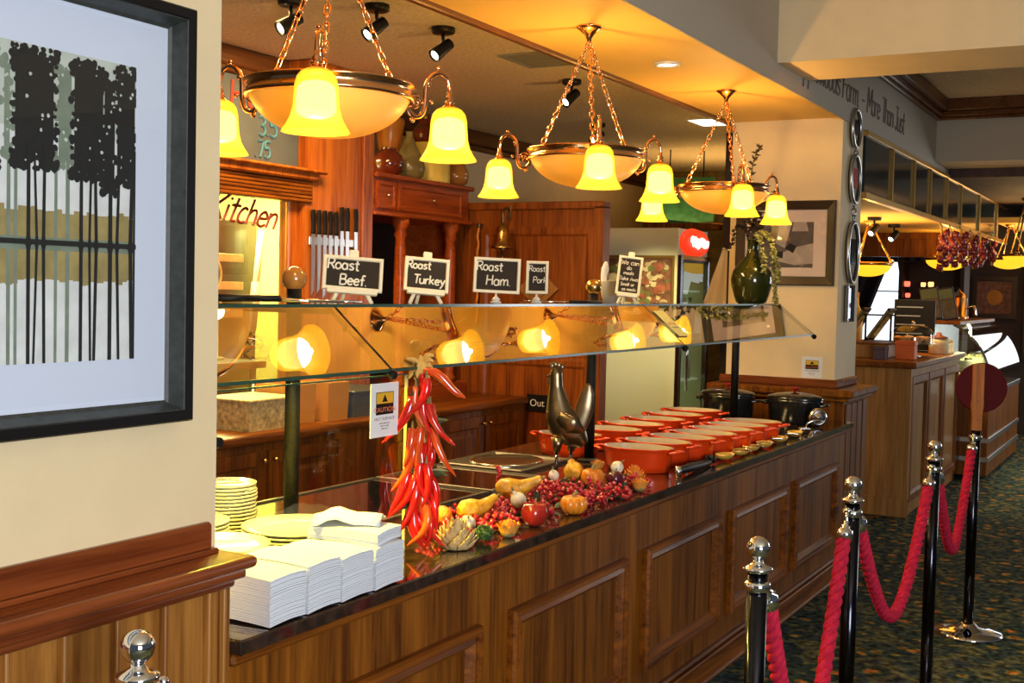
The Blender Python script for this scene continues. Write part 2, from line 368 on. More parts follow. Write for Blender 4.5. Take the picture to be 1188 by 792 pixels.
def merge(bm, t, Mx=I4, mi=0, smooth=False):
    t.verts.index_update()
    nv = [bm.verts.new(Mx @ v.co) for v in t.verts]
    flip = Mx.determinant() < 0
    for f in t.faces:
        idx = [nv[v.index] for v in f.verts]
        if flip: idx.reverse()
        try:
            g = bm.faces.new(idx)
        except ValueError:
            continue
        g.material_index = mi; g.smooth = smooth
    t.free()

def lathe(bm, prof, Mx=I4, seg=32, mi=0, smooth=True, rib=None, sx=1.0, sy=1.0, caps=True, top=True):
    rings = []
    for (r, z) in prof:
        ring = []
        for k in range(seg):
            a = 2*PI*k/seg
            q = r * (rib(a, z) if rib else 1.0)
            ring.append(bm.verts.new(Mx @ Vector((q*math.cos(a)*sx, q*math.sin(a)*sy, z))))
        rings.append(ring)
    for i in range(len(rings)-1):
        for k in range(seg):
            f = bm.faces.new((rings[i][k], rings[i][(k+1) % seg], rings[i+1][(k+1) % seg], rings[i+1][k]))
            f.material_index = mi; f.smooth = smooth
    if caps:
        if prof[0][0] > 1e-6:
            f = bm.faces.new(rings[0][::-1]); f.material_index = mi
        if top and prof[-1][0] > 1e-6:
            f = bm.faces.new(rings[-1]); f.material_index = mi

def ball(bm, c, r, Mx=I4, mi=0, seg=20, rings=12, sc=(1, 1, 1)):
    prof = [(r*math.sin(PI*i/rings) + (1e-5 if i in (0, rings) else 0), -r*math.cos(PI*i/rings)) for i in range(rings+1)]
    lathe(bm, prof, Mx @ T(*c) @ S(*sc), seg, mi, caps=False)

def catmull(pts, n=6):
    P = [Vector(p) for p in pts]
    out = []
    for i in range(len(P)-1):
        p0 = P[max(0, i-1)]; p1 = P[i]; p2 = P[i+1]; p3 = P[min(len(P)-1, i+2)]
        for k in range(n):
            t = k/n
            out.append(0.5*((2*p1) + (p2-p0)*t + (2*p0-5*p1+4*p2-p3)*t*t + (3*p1-p0-3*p2+p3)*t**3))
    out.append(P[-1])
    return out

def tube(bm, pts, rad, seg=10, mi=0, Mx=I4, closed=False, smooth=True, flat=None):
    P = [Vector(p) for p in pts]
    n = len(P)
    R = rad if isinstance(rad, (list, tuple)) else [rad]*n
    if len(R) != n:
        m = len(R)
        R = [R[min(m-1, int(i*(m-1)/(n-1)))] + (R[min(m-1, int(i*(m-1)/(n-1))+1)] - R[min(m-1, int(i*(m-1)/(n-1)))])*((i*(m-1)/(n-1)) % 1) for i in range(n)]
    rings = []
    up = None
    for i in range(n):
        if closed: d = P[(i+1) % n] - P[i-1]
        elif i == 0: d = P[1]-P[0]
        elif i == n-1: d = P[-1]-P[-2]
        else: d = P[i+1]-P[i-1]
        if d.length < 1e-9: d = Vector((0, 0, 1))
        d.normalize()
        if up is None:
            up = Vector((0, 0, 1)) if abs(d.z) < 0.9 else Vector((1, 0, 0))
        u = up - d*up.dot(d)
        if u.length < 1e-6: u = d.orthogonal()
        u.normalize(); v = d.cross(u); up = u
        fu, fv = flat if flat else (1, 1)
        rings.append([bm.verts.new(Mx @ (P[i] + R[i]*(fu*math.cos(2*PI*k/seg)*u + fv*math.sin(2*PI*k/seg)*v))) for k in range(seg)])
    m = n if closed else n-1
    for i in range(m):
        a, b = rings[i], rings[(i+1) % n]
        for k in range(seg):
            f = bm.faces.new((a[k], a[(k+1) % seg], b[(k+1) % seg], b[k])); f.material_index = mi; f.smooth = smooth
    if not closed:
        f = bm.faces.new(rings[0][::-1]); f.material_index = mi
        f = bm.faces.new(rings[-1]); f.material_index = mi

def cyl(bm, p0, p1, r, seg=16, mi=0, Mx=I4, r2=None):
    tube(bm, [p0, p1], [r, r if r2 is None else r2], seg, mi, Mx)

def prism(bm, pts, d, Mx=I4, mi=0):
    """polygon in local XY extruded along local Z from 0 to d"""
    a = [bm.verts.new(Mx @ Vector((x, y, 0))) for x, y in pts]
    b = [bm.verts.new(Mx @ Vector((x, y, d))) for x, y in pts]
    n = len(pts)
    f = bm.faces.new(a[::-1]); f.material_index = mi
    f = bm.faces.new(b); f.material_index = mi
    for i in range(n):
        f = bm.faces.new((a[i], a[(i+1) % n], b[(i+1) % n], b[i])); f.material_index = mi

def quad(bm, pts, mi=0, Mx=I4):
    f = bm.faces.new([bm.verts.new(Mx @ Vector(p)) for p in pts]); f.material_index = mi

def frame_moulding(bm, w, h, steps, Mx=I4, mi=0):
    """mitred picture-frame moulding around a w x h rectangle centred at the origin in local XY; steps: (inset, height)"""
    rings = []
    for (ins, ht) in steps:
        x, y = w/2-ins, h/2-ins
        rings.append([bm.verts.new(Mx @ Vector(p)) for p in ((-x, -y, ht), (x, -y, ht), (x, y, ht), (-x, y, ht))])
    for i in range(len(rings)-1):
        for k in range(4):
            f = bm.faces.new((rings[i][k], rings[i][(k+1) % 4], rings[i+1][(k+1) % 4], rings[i+1][k])); f.material_index = mi

def obj(name, bm, mats, parent=None, loc=None, rot=None):
    bmesh.ops.recalc_face_normals(bm, faces=list(bm.faces))
    me = bpy.data.meshes.new(name)
    bm.to_mesh(me); bm.free()
    if not isinstance(mats, (list, tuple)): mats = [mats]
    for m in mats: me.materials.append(m)
    o = bpy.data.objects.new(name, me)
    COL.objects.link(o)
    if parent: o.parent = parent
    if loc is not None: o.location = loc
    if rot is not None: o.rotation_euler = rot
    return o

def thing(name, label, cat, loc=(0, 0, 0), rotz=0.0, group=None):
    o = bpy.data.objects.new(name, None)
    o.empty_display_size = 0.05
    COL.objects.link(o)
    o.location = loc; o.rotation_euler = (0, 0, rotz)
    o['label'] = label; o['category'] = cat
    if group: o['group'] = group
    return o

def tag(o, label, cat, group=None):
    o['label'] = label; o['category'] = cat
    if group: o['group'] = group
    return o

def struct(name, bm, mats):
    o = obj(name, bm, mats)
    o['kind'] = 'structure'
    return o

KIDS = {}
def dup(root, loc=None, rotz=None, label=None, group=None):
    def cp(o, par):
        c = o.copy(); COL.objects.link(c)
        if par: c.parent = par
        for ch in [x for x in list(bpy.data.objects) if x.parent == o]:
            cp(ch, c)
        return c
    r = cp(root, None)
    if loc is not None: r.location = loc
    if rotz is not None: r.rotation_euler = (0, 0, rotz)
    if label: r['label'] = label
    if group: r['group'] = group
    return r

# ---- handwriting: single-stroke letters, cap height 10
def _c(cx, cy, rx, ry, a0=0, a1=360, n=12):
    return [(cx+rx*math.cos(math.radians(a0+(a1-a0)*i/n)), cy+ry*math.sin(math.radians(a0+(a1-a0)*i/n))) for i in range(n+1)]
GL = {
 'R': (7, [[(0,0),(0,10)], [(0,10),(3.5,10),(5.3,9),(5.3,6.7),(3.5,5.3),(0,5)], [(2.6,5),(6,0)]]),
 'B': (7, [[(0,0),(0,10)], [(0,10),(3.5,10),(5,9),(4.8,6.6),(3.5,5.5),(0,5.3)], [(3,5.4),(5.4,4.4),(5.6,1.6),(4,0.2),(0,0)]]),
 'T': (6.5, [[(0,10),(7,10)], [(3.4,10),(3,0)]]),
 'H': (7.5, [[(0,0),(0.3,10)], [(5.8,0),(5.8,10)], [(0,5),(5.8,5.3)]]),
 'P': (6.5, [[(0,0),(0.2,10)], [(0,10),(3.6,10),(5.3,8.6),(5,6),(3.2,4.8),(0,4.8)]]),
 'W': (10, [[(0,10),(2,0),(4.4,8),(6.4,0),(9,10)]]),
 'K': (7.5, [[(0.5,10),(0,0)], [(6.5,10),(0.4,4.4)], [(1.6,5.4),(6.5,0)]]),
 'A': (7.5, [[(0,0),(3.2,10),(6.4,0)], [(1.2,3.6),(5.2,3.6)]]),
 'F': (6.5, [[(0,0),(0.3,10),(5.6,10)], [(0.2,5.2),(4.4,5.4)]]),
 'M': (9, [[(0,0),(0.8,10),(3.8,3),(7,10),(7.8,0)]]),
 'S': (6.5, [[(5,8.6),(3,10),(0.8,8.6),(1,6.4),(4.6,4),(4.8,1.4),(2.6,0),(0.2,1.2)]]),
 'O': (8, [_c(3.4,5,3.4,5)]),
 'C': (7, [_c(3.6,5,3.5,5,50,310)]),
 'L': (6, [[(0.2,10),(0,0),(4.8,0)]]),
 'J': (5.5, [[(1,10),(5,10)],[(3.4,10),(3.4,2),(2,0),(0,1.2)]]),
 'o': (6.2, [_c(2.5,3,2.5,3)]),
 'a': (6.6, [_c(2.5,3,2.4,3), [(5,6),(4.9,1),(5.6,0)]]),
 'd': (6.8, [_c(2.5,3,2.4,3), [(5,10),(4.9,1),(5.6,0)]]),
 'p': (6.6, [_c(2.7,3,2.4,3), [(0.2,6),(0.1,-4)]]),
 'c': (5.4, [_c(2.6,3,2.4,3,50,310)]),
 'e': (6, [[(0.4,3.1),(4.7,3.4),(4.4,5),(2.7,6),(0.9,5),(0.3,3),(1,0.8),(2.9,0),(4.8,1)]]),
 's': (5.4, [[(4.3,5.2),(2.6,6),(0.9,5.1),(1.1,3.8),(3.8,2.4),(4.1,0.9),(2.3,0),(0.3,0.7)]]),
 't': (5, [[(2.1,9.2),(2,1.2),(2.9,0),(4,0.4)], [(0,6.2),(4.2,6.4)]]),
 'f': (4.8, [[(4.6,9.3),(3.2,10),(2,8.5),(1.9,0)], [(0,5.6),(4,5.9)]]),
 'u': (6.4, [[(0.2,6),(0.3,1.4),(1.8,0),(3.8,0.6),(4.8,2.4)], [(4.8,6),(4.8,0.8),(5.6,0)]]),
 'r': (4.8, [[(0.3,6),(0.3,0)], [(0.3,3.6),(1.8,5.7),(3.8,5.8)]]),
 'k': (6, [[(0.3,10),(0.2,0)], [(4.4,6),(0.4,2.8)], [(1.5,3.6),(4.8,0)]]),
 'y': (6.2, [[(0.2,6),(2.6,0.6)], [(5.2,6),(2.2,-1.6),(0.4,-4)]]),
 'm': (9, [[(0.3,6),(0.3,0)], [(0.3,3.8),(1.9,5.8),(3.6,5.2),(3.8,0)], [(3.8,3.8),(5.5,5.8),(7.3,5.2),(7.5,0)]]),
 'n': (6.2, [[(0.3,6),(0.3,0)], [(0.3,3.8),(2,5.8),(4.4,5.2),(4.7,0)]]),
 'h': (6.2, [[(0.5,10),(0.3,0)], [(0.3,3.8),(2,5.8),(4.3,5.2),(4.7,0)]]),
 'i': (2.6, [[(0.6,6),(0.8,0)], [(0.9,8.4),(1.1,8.9)]]),
 'l': (2.8, [[(0.6,10),(0.6,0.8),(1.4,0)]]),
 'w': (8, [[(0,6),(1.6,0),(3.4,5),(5.2,0),(7,6)]]),
 'v': (5.8, [[(0,6),(2.3,0),(4.8,6)]]),
 '.': (3, [[(0.4,0.2),(0.8,0.5)]]),
 '-': (6, [[(0.5,3.6),(4.4,3.8)]]),
 '5': (6, [[(4.8,10),(1,10),(0.7,5.8),(3,6.3),(5,4.4),(4.6,1.4),(2.4,0),(0.3,1)]]),
 '7': (6, [[(0,10),(5,10),(2,0)]]),
 '3': (6, [[(0.4,9.2),(2.6,10),(4.8,8.4),(4,6),(2,5.4),(4.4,4.6),(5,2),(2.8,0),(0.3,0.9)]]),
 ' ': (4.5, []),
}
def write(bm, text, Mx, h, r, mi=0, slant=0.0, track=1.0, jit=0.0):
    """handwritten line in local XY (x right, y up), starting at the origin; returns its width"""
    k = h/10.0
    x = 0
    for ch in text:
        adv, strokes = GL[ch]
        dy = random.uniform(-jit, jit)
        for st in strokes:
            P = [((x+px+slant*py)*k, (py+dy)*k, 0) for px, py in st]
            if len(P) > 3: P = catmull(P, 3)
            tube(bm, P, r, 5, mi, Mx, smooth=False)
        x += adv*track
    return x*k
def width(text, h, track=1.0): return sum(GL[c][0] for c in text)*track*h/10.0

def typed(name, text, size, m, parent, Mx, depth=0.0006, align='CENTER', shear=0.0, xs=1.0, kind=None):
    c = bpy.data.curves.new(name, 'FONT'); c.body = text; c.size = size; c.extrude = depth; c.align_x = align; c.shear = shear
    o = bpy.data.objects.new(name, c); COL.objects.link(o)
    dg = bpy.context.evaluated_depsgraph_get()
    me = bpy.data.meshes.new_from_object(o.evaluated_get(dg))
    bpy.data.objects.remove(o)
    me.transform(Mx @ S(xs, 1, 1)); me.materials.clear(); me.materials.append(m)
    o = bpy.data.objects.new(name, me); COL.objects.link(o)
    if parent: o.parent = parent
    return o
# local XY -> world planes: text facing +X (reads along +Y), facing -Y (reads along +X)
FX = Matrix(((0, 0, 1, 0), (1, 0, 0, 0), (0, 1, 0, 0), (0, 0, 0, 1)))
FY = Matrix(((1, 0, 0, 0), (0, 0, -1, 0), (0, 1, 0, 0), (0, 0, 0, 1)))

# ------------------------------------------------------------------ the setting
bm = nb(); box(bm, -1.9, 6, -3, 16, -0.05, 0.0); struct('floor', bm, M['carpet'])
bm = nb(); box(bm, -7, -1.9, -1, 16, -0.06, -0.005); struct('floor_kitchen', bm, M['tile'])
bm = nb(); box(bm, -1.95, -1.715, -1.5, 1.853, 0.0, 3.15); struct('wall_left', bm, M['cream'])
bm = nb(); box(bm, -2.44, -1.775, -1.5, 7.1, 2.635, 3.15); struct('ceiling_soffit', bm, M['soffit'])
bm = nb(); box(bm, -1.775, -1.765, 1.853, 14.6, 2.62, 3.15); struct('wall_fascia', bm, M['grey_and_shade'])
bm = nb(); box(bm, -2.475, -2.44, -1.5, 7.1, 2.615, 2.68, 0.006); struct('trim_1', bm, M['wood_trim'])
bm = nb(); box(bm, -7, -2.44, -1.5, 11.5, 2.80, 2.9); struct('ceiling', bm, M['ceiling'])
bm = nb(); box(bm, -1.775, 6, -3, 16, 3.15, 3.25); struct('ceiling_corridor', bm, M['ceiling'])
bm = nb(); box(bm, -1.765, 6, 5.75, 6.28, 2.715, 3.15); struct('beam_near', bm, M['cream'])
bm = nb(); box(bm, -1.765, 6, 10.0, 10.55, 2.67, 3.15); struct('beam_far', bm, M['grey_and_shade'])
bm = nb()
for (z0, z1, d) in ((3.06, 3.15, 0.10), (3.02, 3.06, 0.055), (2.995, 3.02, 0.03)):
    box(bm, -1.765, -1.765+d, 6.28, 10.0, z0, z1, 0.006)
    box(bm, -1.765, 6, 10.0-d, 10.0, z0, z1, 0.006)
struct('trim_2', bm, M['wood_trim'])
# wing wall at the end of the counter
bm = nb(); box(bm, -2.44, -1.775, 7.1, 7.6, 0.0, 2.635); struct('wall_end', bm, M['cream'])
bm = nb(); box(bm, -2.475, -1.755, 7.075, 7.6, 1.055, 1.105, 0.008); struct('trim_3', bm, M['wood_red_x'])
bm = nb()
box(bm, -2.47, -1.70, 7.03, 7.6, 0.0, 0.985)
box(bm, -2.50, -1.665, 6.995, 7.61, 0.985, 1.01, 0.006)
box(bm, -2.52, -1.635, 6.97, 7.62, 1.01, 1.055, 0.010)
for k in range(4):
    y = 7.06+k*0.135
    box(bm, -1.70, -1.688, y, y+0.115, 0.05, 0.97, 0.004)
struct('wall_pillar', bm, M['wood_dark'])
# wainscot under the cream wall on the left
bm = nb()
y = -0.1
while y < 1.80:
    y1 = min(y+0.118, 1.83)
    box(bm, -1.90, -1.668, y, y1-0.012, 0.0, 1.0, 0.006)
    box(bm, -1.90, -1.655, y1-0.014, y1-0.004, 0.0, 1.0, 0.004, seg=2)
    y = y1
box(bm, -1.95, -1.66, 1.815, 1.842, 0.0, 1.0, 0.004)
struct('wall_panelling', bm, M['wood_plank'])
bm = nb()
box(bm, -1.95, -1.700, -1.5, 1.832, 1.056, 1.113, 0.006)
box(bm, -1.95, -1.692, -1.5, 1.842, 1.048, 1.060, 0.003)
box(bm, -1.95, -1.612, -1.5, 1.872, 1.024, 1.050, 0.0125, seg=4)
box(bm, -1.95, -1.630, -1.5, 1.855, 1.004, 1.026, 0.006, seg=2)
box(bm, -1.95, -1.648, -1.5, 1.845, 0.984, 1.006, 0.010, seg=3)
struct('trim_4', bm, M['wood_red'])
# kitchen back wall
KX = -4.32
bm = nb()
box(bm, KX-0.12, KX, 0.5, 5.28, 2.10, 2.90)
box(bm, KX-0.12, KX, 0.5, 5.28, 0.0, 0.9)
box(bm, KX-0.12, KX, 0.5, 4.2, 0.9, 2.10)
struct('wall_kitchen', bm, M['menu_blue'])
bm = nb()
box(bm, -4.95, -4.85, 5.91, 11.4, 0.0, 2.8)
struct('wall_back', bm, M['cream'])
bm = nb(); box(bm, -7, -3.0, 11.4, 11.5, 0.0, 2.8); struct('wall_rear', bm, M['jar_grey'])
bm = nb()
box(bm, KX, KX+0.05, 2.0, 5.28, 2.70, 2.80, 0.01); box(bm, KX, KX+0.03, 2.0, 5.28, 2.665, 2.705, 0.008)
box(bm, -4.85, -4.79, 5.9, 11.4, 2.69, 2.80, 0.01); box(bm, -4.85, -4.815, 5.9, 11.4, 2.65, 2.69, 0.008)
struct('trim_5', bm, M['wood_trim'])
# wooden pier between kitchen window and dresser with a stepped cap
bm = nb()
box(bm, KX-0.12, KX+0.06, 5.28, 5.90, 0.0, 2.60)
for (z0, z1, d) in ((2.62, 2.66, 0.05), (2.66, 2.74, 0.09), (2.74, 2.80, 0.14)):
    box(bm, KX-0.3, KX+0.06+d, 5.28-d, 5.90+d, z0, z1, 0.008)
box(bm, KX+0.05, KX+0.075, 5.80, 5.90, 0.9, 2.60, 0.006)
struct('pillar_kitchen', bm, M['wood_orange'])
# kitchen room seen through the window
for nm, a in (('wall_kitchen_rear', (-6.6, -6.5, 3.5, 6.7, 0.0, 2.75)), ('wall_kitchen_far', (-6.5, -4.97, 6.6, 6.7, 0.0, 2.75)), ('wall_kitchen_near', (-6.5, KX-0.13, 3.5, 3.6, 0, 2.75)), ('ceiling_kitchen', (-6.5, -4.97, 3.6, 6.6, 2.70, 2.76))):
    bm = nb(); box(bm, *a); struct(nm, bm, M['yellow_wall'])
# window to the kitchen
w = thing('window_1', 'internal kitchen window with red Kitchen script on its glass', 'window'); w['kind'] = 'structure'
bm = nb(); box(bm, KX-0.05, KX+0.015, 5.20, 5.28, 0.9, 2.10, 0.006); box(bm, KX-0.05, KX+0.03, 4.2, 5.28, 0.88, 0.93, 0.006)
obj('window_frame', bm, M['wood_orange'], w)
bm = nb(); box(bm, KX-0.02, KX-0.014, 4.2, 5.20, 0.93, 2.10); obj('window_pane', bm, M['glass'], w)
bm = nb()
write(bm, 'Kitchen', FX.copy() if False else T(KX-0.008, 4.60, 1.925) @ RZ(0) @ FX @ RZ(-0.07), 0.135, 0.0085, 0, slant=0.45, track=0.98)
obj('window_lettering', bm, M['script_red'], w)
bl = thing('pelmet', 'wooden pelmet above the kitchen window', 'pelmet')
bm = nb(); box(bm, KX, KX+0.10, 3.4, 5.36, 2.165, 2.215, 0.010); box(bm, KX, KX+0.13, 3.4, 5.40, 2.205, 2.225, 0.008); obj('cornice', bm, M['wood_orange'], bl)
bm = nb()
for k in range(6): box(bm, KX, KX+0.075, 3.4, 5.33, 2.045+k*0.02, 2.063+k*0.02, 0.004)
obj('blind_slats', bm, M['wood_dark_y'], bl)
bm = nb(); cyl(bm, (KX+0.06, 5.12, 2.05), (KX+0.06, 5.12, 1.45), 0.003, 6); obj('pull_cord', bm, M['card'], bl)

mb = thing('menu_board', 'grey-blue menu board with faded red and blue chalk figures above the kitchen window', 'menu board')
bm = nb(); box(bm, KX+0.012, KX+0.024, 3.6, 5.26, 2.235, 2.66, 0.002); obj('board', bm, M['menu_blue'], mb)
bm = nb()
write(bm, 'HOT', T(KX+0.027, 4.72, 2.50) @ FX, 0.13, 0.010, 0, track=1.25); write(bm, 'F', T(KX+0.027, 5.08, 2.52) @ FX, 0.09, 0.010)
obj('red_lettering', bm, M['menu_red'], mb)
bm = nb()
write(bm, '3.5', T(KX+0.027, 4.93, 2.375) @ FX, 0.10, 0.008); write(bm, '.75', T(KX+0.027, 4.90, 2.26) @ FX, 0.085, 0.008)
obj('blue_lettering', bm, M['menu_bluechalk'], mb)

# kitchen equipment behind the window
ov = thing('oven', 'grey steel kitchen oven with a round dial behind the kitchen window', 'oven')
bm = nb(); box(bm, -5.7, -5.1, 4.9, 5.86, 0.0, 1.98, 0.01); obj('body', bm, M['oven'], ov)
bm = nb()
for z in (1.72, 1.55, 1.38): box(bm, -5.1, -5.085, 4.95, 5.72, z, z+0.05, 0.004)
obj('shelf_rail', bm, M['cake_cream'], ov)
bm = nb(); tube(bm, [(-5.08, 5.42+0.09*math.cos(a), 1.64+0.10*math.sin(a)) for a in [2*PI*k/24 for k in range(24)]], 0.010, 6, closed=True); obj('dial', bm, M['cake_cream'], ov)
bm = nb(); cyl(bm, (-5.02, 5.72, 1.3), (-5.02, 5.80, 1.92), 0.022, 10); cyl(bm, (-5.02, 5.76, 1.60), (-5.02, 5.72, 1.30), 0.03, 10); obj('door_handle', bm, M['white_plastic'], ov)
kt = thing('kitchen_table', 'steel kitchen worktop below the oven seen through the kitchen window', 'table')
bm = nb(); box(bm, -5.05, -4.50, 4.0, 5.26, 1.12, 1.16, 0.004); obj('table_top', bm, M['steel'], kt)
for (px, py) in ((-5.0, 4.05), (-4.55, 4.05), (-5.0, 5.2), (-4.55, 5.2)):
    bm = nb(); cyl(bm, (px, py, 0), (px, py, 1.12), 0.02, 10); obj('leg', bm, M['steel'], kt)
# heat lamp inside kitchen
hl = thing('kitchen_lamp', 'small white lamp glowing behind the kitchen window', 'lamp')
bm = nb(); lathe(bm, [(0.05, 0), (0.05, 0.012), (0.012, 0.02), (0.012, 0.22)], T(-4.75, 5.12, 1.16), 16); obj('stand', bm, M['white_plastic'], hl)
bm = nb(); ball(bm, (-4.75, 5.12, 1.43), 0.045); obj('bulb', bm, M['led'], hl)

# ------------------------------------------------------------------ framed picture on the left wall
pic = thing('framed_picture', 'large black framed print of dark trees mirrored in water on the cream wall', 'picture')
PY0, PY1, PZ0, PZ1 = 0.45, 1.735, 1.33, 2.115
bm = nb()
W_, H_ = PY1-PY0, PZ1-PZ0
Mf = T(-1.714, (PY0+PY1)/2, (PZ0+PZ1)/2) @ FX
frame_moulding(bm, W_, H_, [(0, 0), (0, 0.046), (0.003, 0.050), (0.020, 0.050), (0.022, 0.047)], Mf)
obj('frame', bm, M['black'], pic)
bm = nb(); frame_moulding(bm, W_, H_, [(0.022, 0.047), (0.024, 0.046), (0.034, 0.016), (0.040, 0.012)], Mf); obj('frame_liner', bm, M['frame_grey'], pic)
bm = nb(); box(bm, -1.712, -1.704, PY0+0.03, PY1-0.03, PZ0+0.03, PZ1-0.03); obj('mount', bm, M['mat_board'], pic)
# the print
bm = nb()
X0 = -1.7035; cnt = [0]
def lay():
    cnt[0] += 1; return X0 + cnt[0]*0.0000022
QY0, QY1, QZ0, QZ1, QM = 0.60, 1.617, 1.453, 1.989, 1.658
def rect(y0, y1, z0, z1, mi):
    y0, y1 = max(QY0, y0), min(QY1, y1)
    if y1 <= y0: return
    x = lay(); quad(bm, [(x, y0, z0), (x, y1, z0), (x, y1, z1), (x, y0, z1)], mi)
rect(QY0, QY1, QZ0, QZ1, 0)
rect(QY0, QY1, QZ0, 1.60, 1); rect(QY0, QY1, 1.70, 1.85, 1)
def ragged(y0, y1, zb, zt, mi, amp):
    y = y0
    while y < y1:
        wd = random.uniform(0.008, 0.018); rect(y, y+wd*1.1, min(zb, zt+random.uniform(-amp, amp)), max(zb, zt+random.uniform(-amp, amp)), mi); y += wd
ragged(QY0, QY1, QM, 1.715, 2, 0.006); ragged(QY0, QY1, QM, 1.592, 2, 0.006)
def disc(y, z, r, mi):
    x = lay(); n = 8; a0 = random.random()*6
    pts = [(x, min(QY1, max(QY0, y+r*random.uniform(0.7, 1.1)*math.cos(a0+2*PI*k/n))), min(QZ1, max(QZ0, z+r*random.uniform(0.7, 1.1)*math.sin(a0+2*PI*k/n)))) for k in range(n)]
    f = bm.faces.new([bm.verts.new(p) for p in pts]); f.material_index = mi
def crown(y0, y1, z0, z1, mi, holes=7):
    rect(y0+0.008, y1-0.008, z0+0.012, z1-0.012, mi)
    for k in range(int(120*(y1-y0)/0.09)):
        e = random.random()
        if e < 0.35: yy, zz = random.choice((y0+0.006, y1-0.006))+random.uniform(-0.005, 0.005), random.uniform(z0, z1)
        else: yy, zz = random.uniform(y0, y1), random.choice((z0+0.008, z1-0.008))+random.uniform(-0.010, 0.008)
        disc(yy, zz, random.uniform(0.004, 0.009), mi)
    for k in range(holes): disc(random.uniform(y0+0.01, y1-0.01), random.uniform(z0+0.01, z1-0.01), random.uniform(0.0018, 0.004), 0)
def trunk(y, w, z1, mi, lean=0.0):
    for (za, zb, sgn) in ((QM-0.004, z1, 1), (QM+0.004, QZ0, -1)):
        x = lay(); d = 0.016*sgn
        y0 = y
        P = [(x, y-w*1.0, za), (x, y+w*1.0, za), (x, y+w*0.55, za+d), (x, y+w*0.5+lean, zb), (x, y-w*0.5+lean, zb), (x, y-w*0.55, za+d)]
        P = [(a, min(QY1, max(QY0, b)), c) for a, b, c in P]
        f = bm.faces.new([bm.verts.new(p) for p in P]); f.material_index = mi
for off in (0.0, -0.30, -0.60):
    for (a, b, zt, zb) in ((1.325, 1.352, 1.96, 1.80), (1.435, 1.478, 1.965, 1.79)): crown(a+off, b+off, zb, zt, 3, 4)
    for (yy, ww) in ((1.342, 0.007), (1.356, 0.006), (1.438, 0.006), (1.463, 0.008)): trunk(yy+off, ww, 1.82, 3)
    rect(QY0 if off < -0.5 else 1.32+off, 1.62+off, QM-0.012, QM+0.010, 3)
    for (a, b, zt, zb) in ((1.346, 1.440, 1.985, 1.785), (1.468, 1.548, 1.982, 1.775), (1.535, 1.575, 1.955, 1.75), (1.565, 1.622, 1.985, 1.77)): crown(a+off, b+off, zb, zt, 4, 9)
    for (yy, ww, ln) in ((1.381, 0.007, 0), (1.398, 0.0045, -0.006), (1.412, 0.006, 0.002), (1.492, 0.007, 0), (1.511, 0.005, 0.003), (1.526, 0.0065, -0.004), (1.558, 0.0085, 0), (1.574, 0.006, 0.005), (1.606, 0.008, 0.004), (1.615, 0.005, 0)):
        trunk(yy+off, ww, 1.83, 4, ln)
rect(QY0, QY1, QM-0.003, QM+0.006, 4)
obj('print', bm, [M['print_bg'], M['print_white'], M['print_tan'], M['print_grey'], M['print_black']], pic)
bm = nb(); box(bm, -1.698, -1.696, PY0+0.05, PY1-0.05, PZ0+0.05, PZ1-0.05); obj('glass_pane', bm, glass('picture_glass', (1, 1, 1), 0.0), pic)

# ------------------------------------------------------------------ serving counter
ct = thing('serving_counter', 'long dark oak carvery counter with raised panels and black worktop', 'counter', (0, 0, 0))
CY0, CY1 = 1.846, 7.028
bm = nb(); box(bm, -2.62, -1.685, CY0, CY1, 0.09, 0.825); obj('body', bm, M['wood_dark'], ct)
bm = nb(); box(bm, -2.66, -1.636, CY0, CY1, 0.842, 0.875, 0.004); obj('worktop', bm, M['granite'], ct)
bm = nb(); box(bm, -1.69, -1.655, CY0, CY1, 0.815, 0.843, 0.008); obj('worktop_moulding', bm, M['wood_dark_y'], ct)
bm = nb(); box(bm, -2.60, -1.650, CY0, CY1, 0.0, 0.10, 0.004); box(bm, -1.69, -1.640, CY0, CY1, 0.0, 0.018, 0.006); box(bm, -1.69, -1.662, CY0, CY1, 0.10, 0.118, 0.007); obj('plinth', bm, M['wood_dark_y'], ct)
for (a, b) in ((2.03, 2.862), (3.042, 3.868), (4.043, 4.845), (4.998, 5.835), (5.975, 6.815)):
    bm = nb(); Mp = T(-1.686, (a+b)/2, 0.437) @ FX
    frame_moulding(bm, b-a, 0.455, [(0, 0), (0, 0.022), (0.006, 0.032), (0.018, 0.033), (0.022, 0.022), (0.026, 0.022), (0.040, 0.026), (0.050, 0.014), (0.060, 0.003)], Mp)
    fr = obj('panel_frame', bm, M['wood_dark_y'], ct)
    bm = nb(); x, y = (b-a)/2-0.058, 0.455/2-0.058
    quad(bm, [(-x, -y, 0.003), (x, -y, 0.003), (x, y, 0.003), (-x, y, 0.003)], 0, Mp); obj('panel', bm, M['wood_dark'], fr)
